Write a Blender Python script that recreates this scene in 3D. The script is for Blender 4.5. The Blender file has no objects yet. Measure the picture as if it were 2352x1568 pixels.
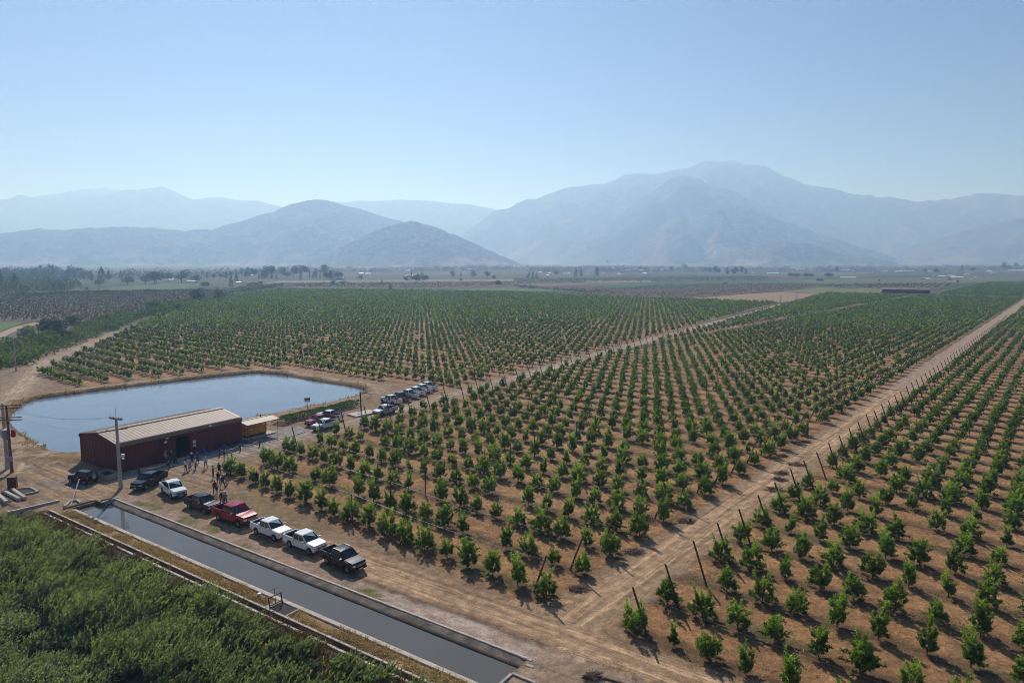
import bpy, bmesh, math, random
import numpy as np
from mathutils import Vector
random.seed(11)
rng = np.random.default_rng(11)
scene = bpy.context.scene
COL = scene.collection

# ------------------------------------------------------------------ survey
F, CX, CY, YH, H = 1568., 1176., 784., 598., 29.3      # photo survey: focal length, centre, horizon, drone height
PITCH = math.atan((CY - YH) / F)
def G(px, py, z=0.0):
    """ground position (height z) surveyed from a point of the photograph (2352 px wide)"""
    a = (px - CX) / F; b = (CY - py) / F
    dy = math.cos(PITCH) + b * math.sin(PITCH); dz = -math.sin(PITCH) + b * math.cos(PITCH)
    t = (z - H) / dz
    return (a * t, dy * t)
def ZG(zx, zy, x0, y0, s, z=0.0):
    return G((x0 + zx * s) * .57422, (y0 + zy * s) * .57422, z)
CA = math.radians(-55.83886)                            # canal frame
CC = (math.sin(CA), math.cos(CA)); CD = (math.cos(CA), -math.sin(CA)); CO = (0., 48.25315)
def cdxy(c, d): return (CO[0] + c * CC[0] + d * CD[0], CO[1] + c * CC[1] + d * CD[1])
def xycd(x, y):
    x = x - CO[0]; y = y - CO[1]
    return x * CC[0] + y * CC[1], x * CD[0] + y * CD[1]
TA = math.radians(39.7)                                 # field track frame: u along the track, r across to the right
UT = (math.sin(TA), math.cos(TA)); UR = (math.cos(TA), -math.sin(TA)); UO = (5.29113, 54.54288)
def urxy(u, r): return (UO[0] + u * UT[0] + r * UR[0], UO[1] + u * UT[1] + r * UR[1])
def xyur(x, y):
    x = x - UO[0]; y = y - UO[1]
    return x * UT[0] + y * UT[1], x * UR[0] + y * UR[1]

# ------------------------------------------------------------------ helpers
def tag(o, label=None, cat=None, group=None, kind=None):
    if label: o['label'] = label
    if cat: o['category'] = cat
    if group: o['group'] = group
    if kind: o['kind'] = kind
    return o
def thing(name, label, cat, loc=(0, 0, 0), rz=0., group=None):
    o = bpy.data.objects.new(name, None); COL.objects.link(o)
    o.empty_display_size = .3; o.location = loc; o.rotation_euler = (0, 0, rz)
    return tag(o, label, cat, group)
def children(o): return [c for c in CHILD.get(o, ())]
CHILD = {}
def link(o, parent=None):
    COL.objects.link(o)
    if parent is not None:
        o.parent = parent; CHILD.setdefault(parent, []).append(o)
    return o
def copy_tree(o, parent=None):
    c = o.copy(); link(c, parent)
    for ch in children(o): copy_tree(ch, c)
    return c
def mesh_np(name, V, Fq, mats=(), smooth=False, attrs=None, mi=None):
    """V (n,3) array, Fq (m,3) or (m,4) array -> mesh"""
    me = bpy.data.meshes.new(name)
    V = np.asarray(V, dtype=np.float32); Fq = np.asarray(Fq, dtype=np.int32)
    k = Fq.shape[1]
    me.vertices.add(len(V)); me.vertices.foreach_set('co', V.ravel())
    me.loops.add(Fq.size); me.loops.foreach_set('vertex_index', Fq.ravel())
    me.polygons.add(len(Fq)); me.polygons.foreach_set('loop_start', np.arange(0, Fq.size, k, dtype=np.int32))
    me.polygons.foreach_set('loop_total', np.full(len(Fq), k, dtype=np.int32))
    if smooth: me.polygons.foreach_set('use_smooth', np.ones(len(Fq), dtype=bool))
    if mi is not None: me.polygons.foreach_set('material_index', np.asarray(mi, dtype=np.int32))
    me.update(calc_edges=True)
    for n, (typ, arr) in (attrs or {}).items():
        at = me.attributes.new(n, typ, 'POINT')
        at.data.foreach_set('color' if typ == 'FLOAT_COLOR' else 'vector' if typ == 'FLOAT_VECTOR' else 'value',
                            np.ascontiguousarray(arr, dtype=np.float32).ravel())
    for m in mats: me.materials.append(m)
    return me
def mobj(name, me, parent=None, loc=(0, 0, 0), rz=0.):
    o = bpy.data.objects.new(name, me); o.location = loc; o.rotation_euler = (0, 0, rz)
    return link(o, parent)

class MB:
    def __init__(s): s.v = []; s.f = []; s.m = []
    def add(s, vs, fs, mi=0):
        b = len(s.v); s.v += [tuple(v) for v in vs]
        for f in fs: s.f.append([i + b for i in f]); s.m.append(mi)
        return s
    def box(s, cx, cy, cz, sx, sy, sz, rz=0., mi=0):
        c, n = math.cos(rz), math.sin(rz); vs = []
        for z in (-.5, .5):
            for x, y in ((-.5, -.5), (.5, -.5), (.5, .5), (-.5, .5)):
                X, Y = x * sx, y * sy
                vs.append((cx + X * c - Y * n, cy + X * n + Y * c, cz + z * sz))
        return s.add(vs, [(3, 2, 1, 0), (4, 5, 6, 7), (0, 1, 5, 4), (1, 2, 6, 5), (2, 3, 7, 6), (3, 0, 4, 7)], mi)
    def bar(s, p, q, w, h=None, mi=0):
        return s.tube([p, q], [w / 2 * 1.2] * 2, 4, mi)
    def tube(s, pts, rad, n=8, mi=0, cap=True):
        P = [Vector(p) for p in pts]; vs = []; fs = []
        if not hasattr(rad, '__len__'): rad = [rad] * len(P)
        up = Vector((0, 0, 1))
        for i, p in enumerate(P):
            t = (P[min(i + 1, len(P) - 1)] - P[max(i - 1, 0)]).normalized()
            a = t.cross(up) if abs(t.z) < .95 else t.cross(Vector((0, 1, 0)))
            a.normalize(); b = t.cross(a)
            for k in range(n):
                w = 2 * math.pi * (k + .5) / n
                vs.append(p + (a * math.cos(w) + b * math.sin(w)) * rad[i])
        for i in range(len(P) - 1):
            for k in range(n):
                k2 = (k + 1) % n
                fs.append((i * n + k, i * n + k2, (i + 1) * n + k2, (i + 1) * n + k))
        if cap:
            fs.append(tuple(range(n - 1, -1, -1))); fs.append(tuple((len(P) - 1) * n + k for k in range(n)))
        return s.add(vs, fs, mi)
    def lathe(s, prof, n=16, axis='z', o=(0, 0, 0), mi=0):
        vs = []; fs = []
        for r, z in prof:
            for k in range(n):
                a = 2 * math.pi * k / n; x, y = r * math.cos(a), r * math.sin(a)
                v = (x, y, z) if axis == 'z' else (x, z, y)
                vs.append((v[0] + o[0], v[1] + o[1], v[2] + o[2]))
        for i in range(len(prof) - 1):
            for k in range(n):
                k2 = (k + 1) % n
                fs.append((i * n + k, i * n + k2, (i + 1) * n + k2, (i + 1) * n + k))
        fs.append(tuple(range(n - 1, -1, -1))); fs.append(tuple((len(prof) - 1) * n + k for k in range(n)))
        return s.add(vs, fs, mi)
    def prism(s, poly, z0, z1, mi=0):
        n = len(poly)
        vs = [(x, y, z0) for x, y in poly] + [(x, y, z1) for x, y in poly]
        fs = [tuple(range(n - 1, -1, -1)), tuple(range(n, 2 * n))]
        fs += [(i, (i + 1) % n, n + (i + 1) % n, n + i) for i in range(n)]
        return s.add(vs, fs, mi)
    def build(s, name, mats, parent=None, loc=(0, 0, 0), rz=0., smooth=False, bevel=0., sharp=.7):
        me = bpy.data.meshes.new(name); me.from_pydata(s.v, [], s.f)
        for m in (mats if isinstance(mats, (list, tuple)) else [mats]): me.materials.append(m)
        me.polygons.foreach_set('material_index', s.m)
        bm = bmesh.new(); bm.from_mesh(me)
        bmesh.ops.recalc_face_normals(bm, faces=bm.faces)
        if bevel:
            es = [e for e in bm.edges if len(e.link_faces) == 2 and e.calc_face_angle(0) > .6]
            bmesh.ops.bevel(bm, geom=es, offset=bevel, segments=2, affect='EDGES', clamp_overlap=True)
        bm.to_mesh(me); bm.free()
        if smooth:
            me.polygons.foreach_set('use_smooth', [True] * len(me.polygons))
            me.set_sharp_from_angle(angle=sharp)
        me.update()
        return mobj(name, me, parent, loc, rz)

def _hash(ix, iy, seed):
    n = (ix.astype(np.int64) * 374761393 + iy.astype(np.int64) * 668265263 + seed * 974634529) & 0x7fffffff
    n = (n ^ (n >> 13)) * 1274126177 & 0x7fffffff
    n = n ^ (n >> 16)
    return (n & 0xffff) / 65535.
def vnoise(x, y, seed=0):
    x = np.asarray(x, float); y = np.asarray(y, float)
    ix = np.floor(x); iy = np.floor(y); fx = x - ix; fy = y - iy
    fx = fx * fx * (3 - 2 * fx); fy = fy * fy * (3 - 2 * fy)
    a = _hash(ix, iy, seed); b = _hash(ix + 1, iy, seed); c = _hash(ix, iy + 1, seed); d = _hash(ix + 1, iy + 1, seed)
    return (a + (b - a) * fx) * (1 - fy) + (c + (d - c) * fx) * fy
def fbm(x, y, oct=4, seed=0):
    s = 0; a = .5; t = 0
    for i in range(oct):
        s = s + a * vnoise(x * 2 ** i, y * 2 ** i, seed + i * 7); t += a; a *= .5
    return s / t
def sstep(a, b, x):
    t = np.clip((x - a) / (b - a), 0, 1); return t * t * (3 - 2 * t)
def poly_sd(poly, x, y):
    """signed distance to polygon, positive inside"""
    x = np.asarray(x, float); y = np.asarray(y, float)
    d = np.full(x.shape, 1e18); ins = np.zeros(x.shape, bool); n = len(poly)
    for i in range(n):
        x0, y0 = poly[i]; x1, y1 = poly[(i + 1) % n]
        ex, ey = x1 - x0, y1 - y0; L = ex * ex + ey * ey + 1e-12
        t = np.clip(((x - x0) * ex + (y - y0) * ey) / L, 0, 1)
        d = np.minimum(d, (x - x0 - t * ex) ** 2 + (y - y0 - t * ey) ** 2)
        c = ((y0 > y) != (y1 > y)) & (x < ex * (y - y0) / (ey if abs(ey) > 1e-12 else 1e-12) + x0)
        ins ^= c
    return np.where(ins, 1, -1) * np.sqrt(d)
def line_d(pts, x, y):
    """distance to polyline, and signed across"""
    best = np.full(np.shape(x), 1e18); al = np.zeros(np.shape(x)); s0 = 0.
    for (x0, y0), (x1, y1) in zip(pts[:-1], pts[1:]):
        ex, ey = x1 - x0, y1 - y0; L = math.hypot(ex, ey)
        t = np.clip(((x - x0) * ex + (y - y0) * ey) / L / L, 0, 1)
        d = np.hypot(x - x0 - t * ex, y - y0 - t * ey)
        m = d < best; best = np.where(m, d, best); al = np.where(m, s0 + t * L, al); s0 += L
    return best, al

ONES = ['', 'first', 'second', 'third', 'fourth', 'fifth', 'sixth', 'seventh', 'eighth', 'ninth', 'tenth', 'eleventh', 'twelfth',
        'thirteenth', 'fourteenth', 'fifteenth', 'sixteenth', 'seventeenth', 'eighteenth', 'nineteenth']
TENS = ['', '', 'twenty', 'thirty', 'forty', 'fifty', 'sixty', 'seventy', 'eighty', 'ninety']
def ordn(n):
    if n < 20: return ONES[n]
    if n % 10 == 0: return TENS[n // 10][:-1] + 'ieth'
    return TENS[n // 10] + '-' + ONES[n % 10]

# ------------------------------------------------------------------ materials
def mat(name):
    m = bpy.data.materials.new(name); m.use_nodes = True
    nt = m.node_tree; b = nt.nodes['Principled BSDF']
    return m, nt, b
def N(nt, t, **kw):
    n = nt.nodes.new(t)
    for k, v in kw.items():
        if k.startswith('i_'):
            key = k[2:]; key = int(key) if key.isdigit() else key.replace('_', ' ')
            n.inputs[key].default_value = v
        else: setattr(n, k, v)
    return n
def L(nt, a, b): nt.links.new(a, b)
def varmat(name, col, rough=.7, metal=0., scale=3., var=.25, bump=0., detail=4., spec=.4, dirt=None):
    """plain paint / metal / concrete with soft procedural variation"""
    m, nt, b = mat(name)
    tc = N(nt, 'ShaderNodeTexCoord')
    ns = N(nt, 'ShaderNodeTexNoise', i_Scale=scale, i_Detail=detail, i_Roughness=.6); L(nt, tc.outputs['Object'], ns.inputs['Vector'])
    mr = N(nt, 'ShaderNodeMapRange', i_1=.25, i_2=.75, i_3=1 - var, i_4=1 + var); L(nt, ns.outputs['Fac'], mr.inputs[0])
    mx = N(nt, 'ShaderNodeMix', data_type='RGBA', blend_type='MULTIPLY'); mx.inputs[0].default_value = 1
    mx.inputs[6].default_value = (*col, 1); L(nt, mr.outputs[0], mx.inputs[7])
    out = mx.outputs[2]
    if dirt:
        n2 = N(nt, 'ShaderNodeTexNoise', i_Scale=scale * .35, i_Detail=5.); L(nt, tc.outputs['Object'], n2.inputs['Vector'])
        r2 = N(nt, 'ShaderNodeMapRange', i_1=.5, i_2=.72, i_3=0., i_4=.6); L(nt, n2.outputs['Fac'], r2.inputs[0])
        m2 = N(nt, 'ShaderNodeMix', data_type='RGBA'); L(nt, r2.outputs[0], m2.inputs[0]); L(nt, out, m2.inputs[6]); m2.inputs[7].default_value = (*dirt, 1)
        out = m2.outputs[2]
    L(nt, out, b.inputs['Base Color'])
    b.inputs['Roughness'].default_value = rough; b.inputs['Metallic'].default_value = metal
    b.inputs['Specular IOR Level'].default_value = spec
    if bump:
        bp = N(nt, 'ShaderNodeBump', i_Strength=bump, i_Distance=.02); L(nt, ns.outputs['Fac'], bp.inputs['Height']); L(nt, bp.outputs[0], b.inputs['Normal'])
    return m
def leafmat(name, ca, cb, rough=.5, trans=.3, spec=.4):
    """leaves: tint attribute picks between two greens per leaf; a little translucency"""
    m, nt, b = mat(name)
    at = N(nt, 'ShaderNodeAttribute', attribute_name='tint')
    oi = N(nt, 'ShaderNodeObjectInfo')
    mx = N(nt, 'ShaderNodeMix', data_type='RGBA'); L(nt, at.outputs['Fac'], mx.inputs[0])
    mx.inputs[6].default_value = (*ca, 1); mx.inputs[7].default_value = (*cb, 1)
    mr = N(nt, 'ShaderNodeMapRange', i_3=.8, i_4=1.2); L(nt, oi.outputs['Random'], mr.inputs[0])
    mm = N(nt, 'ShaderNodeMix', data_type='RGBA', blend_type='MULTIPLY'); mm.inputs[0].default_value = 1
    L(nt, mx.outputs[2], mm.inputs[6]); L(nt, mr.outputs[0], mm.inputs[7])
    L(nt, mm.outputs[2], b.inputs['Base Color']); b.inputs['Roughness'].default_value = rough
    b.inputs['Specular IOR Level'].default_value = spec
    tr = N(nt, 'ShaderNodeBsdfTranslucent')
    g = N(nt, 'ShaderNodeMix', data_type='RGBA', blend_type='MULTIPLY'); g.inputs[0].default_value = 1
    L(nt, mm.outputs[2], g.inputs[6]); g.inputs[7].default_value = (1.6, 1.8, .5, 1); L(nt, g.outputs[2], tr.inputs['Color'])
    ms = N(nt, 'ShaderNodeMixShader'); ms.inputs[0].default_value = trans
    L(nt, b.outputs[0], ms.inputs[1]); L(nt, tr.outputs[0], ms.inputs[2]); L(nt, ms.outputs[0], nt.nodes['Material Output'].inputs['Surface'])
    return m
M = {}
M['concrete'] = varmat('concrete', (.38, .33, .28), .9, 0, 2.5, .25, .3, dirt=(.2, .15, .11))
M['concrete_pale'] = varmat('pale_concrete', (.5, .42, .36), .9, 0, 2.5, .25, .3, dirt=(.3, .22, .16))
M['concrete_dark'] = varmat('stained_shaded_concrete', (.10, .082, .07), .85, 0, 2.5, .35, .3)  # dark tone combines stains with shade painted into the concrete
M['wood'] = varmat('weathered_timber', (.12, .075, .045), .85, 0, 6, .35, .4)
M['bark'] = varmat('bark', (.11, .075, .05), .9, 0, 9, .3, .4)
M['red_sheet'] = varmat('dark_red_sheet', (.135, .019, .017), .5, 0, 1.3, .2, 0, dirt=(.12, .03, .025))
M['roof_sheet'] = varmat('beige_roof_sheet', (.25, .152, .108), .6, 0, .8, .18, 0, dirt=(.27, .18, .13))
M['roof_rib'] = varmat('roof_rib_sheet', (.2, .12, .086), .6, 0, .8, .15)
M['dark_trim'] = varmat('dark_trim', (.05, .025, .022), .5, 0, 2, .2)
M['steel'] = varmat('galvanised_steel', (.45, .45, .45), .4, .8, 5, .15)
M['wire'] = varmat('bright_wire', (.5, .5, .5), .35, .9, 5, .1)
M['cable'] = varmat('dark_cable', (.05, .05, .05), .6, 0, 5, .1)
M['rust'] = varmat('rusty_steel', (.12, .05, .03), .75, .2, 6, .4, .2)
M['black_steel'] = varmat('black_painted_steel', (.02, .02, .022), .5, 0, 5, .2)
M['yellow'] = varmat('yellow_paint', (.58, .265, .012), .45, 0, 2, .15, 0, dirt=(.35, .18, .02))
M['blue'] = varmat('blue_paint', (.02, .06, .28), .45, 0, 2, .2)
M['white'] = varmat('white_paint', (.72, .72, .71), .45, 0, 3, .06)
M['sign_red'] = varmat('sign_red', (.35, .03, .03), .5, 0, 3, .1)
M['sign_green'] = varmat('sign_green', (.03, .2, .08), .5, 0, 3, .1)
M['grey_box'] = varmat('grey_enamel', (.3, .3, .3), .5, 0, 3, .1)
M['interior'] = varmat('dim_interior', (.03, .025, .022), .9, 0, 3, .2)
M['pole'] = varmat('grey_concrete_pole', (.42, .38, .34), .85, 0, 3, .15, .2)
M['pole_brown'] = varmat('brown_pole', (.2, .09, .05), .8, 0, 3, .25)
M['tyre'] = varmat('tyre_rubber', (.02, .02, .02), .85, 0, 8, .2)
M['rim'] = varmat('alloy_rim', (.4, .4, .42), .35, .7, 8, .1)
M['dark_plastic'] = varmat('dark_plastic', (.025, .025, .027), .6, 0, 8, .2)
M['chrome'] = varmat('chrome', (.6, .6, .62), .2, 1., 8, .05)
M['lamp_glass'] = varmat('lamp_glass', (.55, .57, .6), .12, .2, 8, .1, spec=.8)
M['tail_red'] = varmat('tail_lamp_red', (.4, .02, .015), .25, 0, 8, .1, spec=.6)
M['plate'] = varmat('number_plate', (.6, .6, .58), .5, 0, 8, .05)
def glassmat():
    m, nt, b = mat('tinted_glass'); tc = N(nt, 'ShaderNodeTexCoord')
    ns = N(nt, 'ShaderNodeTexNoise', i_Scale=1.2); L(nt, tc.outputs['Object'], ns.inputs['Vector'])
    cr = N(nt, 'ShaderNodeMix', data_type='RGBA'); L(nt, ns.outputs['Fac'], cr.inputs[0])
    cr.inputs[6].default_value = (.007, .011, .012, 1); cr.inputs[7].default_value = (.02, .032, .035, 1)
    L(nt, cr.outputs[2], b.inputs['Base Color']); b.inputs['Roughness'].default_value = .05; b.inputs['Specular IOR Level'].default_value = .6
    return m
M['glass'] = glassmat()
def paint(name, col, metal=0., rough=.17, dust=(.2, .14, .09)):
    m, nt, b = mat(name); tc = N(nt, 'ShaderNodeTexCoord')
    ns = N(nt, 'ShaderNodeTexNoise', i_Scale=2.5, i_Detail=5.); L(nt, tc.outputs['Object'], ns.inputs['Vector'])
    sx = N(nt, 'ShaderNodeSeparateXYZ'); L(nt, tc.outputs['Object'], sx.inputs[0])
    z = N(nt, 'ShaderNodeMapRange', i_1=.35, i_2=.95, i_3=.3, i_4=.02); L(nt, sx.outputs['Z'], z.inputs[0])
    k = N(nt, 'ShaderNodeMath', operation='MULTIPLY'); L(nt, ns.outputs['Fac'], k.inputs[0]); L(nt, z.outputs[0], k.inputs[1])
    mx = N(nt, 'ShaderNodeMix', data_type='RGBA'); L(nt, k.outputs[0], mx.inputs[0]); mx.inputs[6].default_value = (*col, 1); mx.inputs[7].default_value = (*dust, 1)
    L(nt, mx.outputs[2], b.inputs['Base Color']); b.inputs['Metallic'].default_value = metal; b.inputs['Roughness'].default_value = rough
    b.inputs['Coat Weight'].default_value = .0; b.inputs['Specular IOR Level'].default_value = .3; b.inputs['Coat Roughness'].default_value = .03
    return m
P = {'white': paint('white_car_paint', (.76, .76, .75)), 'silver': paint('silver_car_paint', (.62, .64, .68), .5),
     'red': paint('red_car_paint', (.30, .006, .022), .1, dust=(.16, .05, .04)), 'dark': paint('charcoal_car_paint', (.012, .013, .018), .1, dust=(.05, .04, .035)),
     'grey': paint('grey_car_paint', (.07, .066, .06), .2), 'blueblack': paint('blue_black_car_paint', (.014, .018, .03), .1, dust=(.05, .04, .035)),
     'black': paint('black_car_paint', (.01, .01, .012), .1, dust=(.05, .04, .035))}
# ------------------------------------------------------------------ camera, sun, sky
cam = bpy.data.cameras.new('camera'); cam.sensor_width = 36; cam.lens = F / 2352 * 36
cam.clip_start = .5; cam.clip_end = 60000
co = bpy.data.objects.new('camera', cam); COL.objects.link(co)
co.location = (0, 0, H); co.rotation_euler = (math.pi / 2 - PITCH, 0, 0); scene.camera = co
SUN_EL, SUN_AZ = math.radians(38.5), math.radians(-15)      # azimuth clockwise from straight ahead
sd = bpy.data.lights.new('sun', 'SUN'); sd.energy = 5.0; sd.angle = math.radians(.5); sd.color = (.95, .965, 1.)
so = bpy.data.objects.new('sun', sd); COL.objects.link(so)
dirv = Vector((math.sin(SUN_AZ) * math.cos(SUN_EL), math.cos(SUN_AZ) * math.cos(SUN_EL), math.sin(SUN_EL)))
so.rotation_euler = dirv.to_track_quat('Z', 'Y').to_euler(); so.location = (0, 0, 200)
w = bpy.data.worlds.new('World'); scene.world = w; w.use_nodes = True
nt = w.node_tree; bg = nt.nodes['Background']
sky = nt.nodes.new('ShaderNodeTexSky'); sky.sky_type = 'NISHITA'; sky.sun_disc = False
sky.sun_elevation = SUN_EL; sky.sun_rotation = SUN_AZ; sky.altitude = 300; sky.air_density = 1.0; sky.dust_density = 0.; sky.ozone_density = 10.
nt.links.new(sky.outputs[0], bg.inputs['Color']); bg.inputs['Strength'].default_value = .05
vs = scene.view_settings; vs.view_transform = 'Standard'; vs.look = 'None'; vs.gamma = 1; vs.exposure = 0
cy = scene.cycles
cy.use_denoising = True; cy.denoiser = 'OPENIMAGEDENOISE'; cy.denoising_input_passes = 'RGB_ALBEDO_NORMAL'; cy.denoising_prefilter = 'FAST'; cy.max_bounces = 6; cy.diffuse_bounces = 2; cy.glossy_bounces = 3; cy.transmission_bounces = 3
cy.volume_bounces = 3; cy.filter_width = .9; cy.transparent_max_bounces = 8; cy.sample_clamp_indirect = 6

# haze: one closed box of even air round the whole scene
HZ = MB(); HZ.box(0, 6000, 532, 44000, 44000, 1076)
m, nt, b = mat('haze_air'); nt.nodes.remove(b)
pv = nt.nodes.new('ShaderNodeVolumePrincipled'); pv.inputs['Color'].default_value = (.42, .63, 1., 1); pv.inputs['Density'].default_value = 2.6e-4
pv.inputs['Absorption Color'].default_value = (.80, .93, 1, 1); pv.inputs['Anisotropy'].default_value = .4
nt.links.new(pv.outputs[0], nt.nodes['Material Output'].inputs['Volume'])
tag(HZ.build('haze', m), 'pale blue haze filling the valley air up to the mountain tops', 'haze', kind='stuff')

# ------------------------------------------------------------------ ground regions
POND = [G(*p) for p in [(25, 962), (33, 946), (60, 927), (87, 917), (150, 908), (235, 897), (375, 880), (480, 868), (588, 857), (640, 861), (738, 878), (796, 887),
        (822, 892), (836, 897), (834, 904), (800, 916), (763, 926), (688, 940), (640, 949), (613, 954), (550, 966), (400, 990), (250, 1024), (185, 1040), (160, 1042), (120, 1036),
        (85, 1017), (45, 991), (27, 975)]]
YARD = [G(*p) for p in [(-200, 1190), (-200, 1120), (0, 1110), (40, 1090), (60, 1040), (20, 990), (70, 1000), (150, 1047), (195, 1052), (240, 1095), (300, 1090), (430, 1060),
        (552, 1025), (640, 1000), (700, 985), (740, 985), (700, 1022), (600, 1052), (520, 1080), (505, 1130), (540, 1165), (430, 1165), (330, 1125), (290, 1140), (190, 1157), (100, 1166), (0, 1180)]]
GRAVEL1 = [G(*p) for p in [(262, 1105), (290, 1085), (552, 1014), (560, 1000), (690, 976), (712, 985), (690, 1000), (640, 1010), (600, 1018), (552, 1031), (500, 1045), (400, 1072), (330, 1090), (280, 1108)]]
GRAVEL2 = [G(*p) for p in [(70, 1112), (100, 1102), (150, 1098), (235, 1112), (200, 1122), (130, 1122), (80, 1118)]]
LTRACK = [G(*p) for p in [(-40, 1080), (0, 1000), (10, 950), (35, 900), (62, 872), (100, 832), (150, 812), (215, 788), (275, 762), (335, 730), (400, 698), (470, 684)]]
LTRACK2 = [G(*p) for p in [(30, 1085), (55, 1020), (35, 985), (14, 960), (30, 915), (75, 870)]]
HTRACK = [G(*p) for p in [(-60, 800), (0, 768), (40, 752), (100, 740)]]
JUNC = [urxy(*p) for p in [(5, -2.2), (0, -3.2), (-3, -9), (-6, -14), (-9, 0), (-8, 14), (-3, 8), (1, 4.2), (6, 3.6)]]
LR0, LRK = -65.6, -.1335
def lroad_r(u): return LR0 + LRK * u
LEFTEDGE = [(0, -165), (13.8, -182), (39.8, -222), (87, -300), (152, -408), (217, -485), (336, -592)]
FAREDGE = [(-592, 336), (-480, 392), (-373, 436), (-280, 420), (-196, 428), (-123, 430)]
def block_of(u, r):
    """which orchard block a point lies in: 0 none, 1 right of the track, 2 middle, 3 left of the orchard road"""
    u = np.asarray(u, float); r = np.asarray(r, float)
    lr = lroad_r(u); out = np.zeros(u.shape, int)
    right = (u > -1.5) & (r > 4.) & (u < 620)
    mid = (u > -1.5) & (r < -2.2) & (r > lr + 3.6 + np.clip((30 - u) / 30, 0, 1) * 4) & (u < 600) & ~((np.abs(r + 79 - (u - 340) * .02) < 2.5) & (u > 150))
    le = np.interp(u, [p[0] for p in LEFTEDGE], [p[1] for p in LEFTEDGE])
    fe = np.interp(r, [p[0] for p in FAREDGE], [p[1] for p in FAREDGE])
    x = UO[0] + u * UT[0] + r * UR[0]; y = UO[1] + u * UT[1] + r * UR[1]
    left = (r < lr - 4.5) & (r > le) & (u < fe) & (u > 10)
    near = left & (u < 90)
    if near.any():
        sdp = np.full(u.shape, -99.); sdp[near] = poly_sd(POND, x[near], y[near]); left &= sdp < -9.0
        left &= ~((u < 62) & (r > -98 - 0 * u)) | (u > 66)
    out[right] = 1; out[mid] = 2; out[left] = 3
    return out

def axis_lines(a, b, fine, grow, lo, hi, extra=()):
    xs = list(np.arange(a, b, fine)); st = fine; v = xs[-1]
    while v < hi: st = min(st * grow, 400); v += st; xs.append(v)
    st = fine; v = a
    while v > lo: st = min(st * grow, 400); v -= st; xs.append(v)
    xs = np.array(sorted(xs))
    for e in extra: xs = xs[np.abs(xs - e) > .06]
    return np.array(sorted(list(xs) + list(extra)))
c_l = axis_lines(-66, 150, .8, 1.035, -14000, 14000, (-1.35, -1.45, 60.3, 60.4))
d_f = np.concatenate([np.arange(-40, -9, .8), np.arange(-9, 9, .3), np.arange(9, 176, .85)])
ext = (-7.36, -7.28, -7.02, -6.96, -6.5, -6.4, -4.92, -4.8, -4.5, -4.44, -1.05, -.05)
for e in ext: d_f = d_f[np.abs(d_f - e) > .05]
d_f = list(d_f) + list(ext); hi = axis_lines(0, 176, .85, 1.035, 0, 14000); lo = axis_lines(-40, 0, .8, 1.05, -14000, 0)
d_l = np.array(sorted(d_f + [v for v in hi if v > 176.2] + [v for v in lo if v < -40.2]))
CG, DG = np.meshgrid(c_l, d_l, indexing='ij')
X = CO[0] + CG * CC[0] + DG * CD[0]; Y = CO[1] + CG * CC[1] + DG * CD[1]
U, R = xyur(X, Y)
near = (np.abs(CG) < 260) & (DG > -120) & (DG < 260)
def nearly(fn, fill):
    out = np.full(X.shape, fill, float); out[near] = fn(X[near], Y[near]); return out
sd_pond = nearly(lambda x, y: poly_sd(POND, x, y), -99)
wob = (fbm(X * .35, Y * .35, 3, 3) - .5)
# ---- height
Z = (fbm(X * .22, Y * .22, 4, 1) - .5) * .14 * near
inchan = (CG > -1.4) & (CG < 60.35)
Zc = np.where(DG < -4.46, 0, np.where(DG < -.7, -1.2, np.where(DG < -.05, 0, 0)))
chan = inchan & (DG > -4.46) & (DG < -.04)
lower = (DG < -1.02) & chan
Z = np.where(lower, -1.2, np.where(chan, -.38 + (DG + 1.05) / 1.0 * .39 + wob * .08, Z))
flatk = (DG > -5.2) & (DG < .2) & ~chan; Z = np.where(flatk, Z * .2, Z)
ditch = (DG > -7.0) & (DG < -6.42) & (CG < 61.5) & (CG > -30); Z = np.where(ditch, -.95, Z)
nearditch = (DG > -7.35) & (DG < -6.3) & ~ditch; Z = np.where(nearditch & near, -.06, Z)
low = sstep(-7.4, -12.5, DG) * (1 - sstep(64, 72, CG)); Z = Z - low * 2.1 * near
Z = Z - 1.6 * sstep(-13, -17, DG) * sstep(-70, -40, CG) * (1 - sstep(66, 76, CG)) * near
bermw = sstep(-6.5, -3.5, sd_pond) * (1 - sstep(-1.1, .5, sd_pond))
farside = sstep(70, 95, CG + DG * .25)
Z = Z + bermw * (.22 + .38 * farside) + bermw * wob * .25
Z = np.where(sd_pond > -.8, np.minimum(Z, .28 - sstep(-.8, 1.6, sd_pond) * 1.3 + wob * .22), Z)
Z = np.where(near, Z, (fbm(X * .012, Y * .012, 3, 2) - .5) * .3)
rut = np.zeros(X.shape)
# ---- colours (albedo) and masks
def colr(c): return np.array(c, float)
blk = np.zeros(X.shape, int); blk[:] = block_of(U, R)
n1 = fbm(X * .5, Y * .5, 4, 21); n2 = fbm(X * .09, Y * .09, 3, 22); n3 = fbm(X * 1.4, Y * 1.4, 3, 23)
col = np.zeros(X.shape + (3,)); col[:] = colr((.17, .14, .085))
dist = np.hypot(X, Y)
dirt_b = colr((.30, .20, .125))
def blend(w, c, var=None):
    global col
    w = np.clip(w, 0, 1)[..., None]
    col = col * (1 - w) + (colr(c) if np.ndim(c) == 1 else c) * w
blend(near * 1., dirt_b)
blend(near * sstep(.5, .66, n1) * .7, (.20, .12, .07))
blend(near * sstep(.55, .7, n2) * .6, (.22, .16, .07))
grass = np.zeros(X.shape); grass[near] = .45
lev = near & (DG < -7.3) & (CG < 66); blend(lev * 1., (.10, .085, .045)); grass = np.where(lev, .3, grass)
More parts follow.
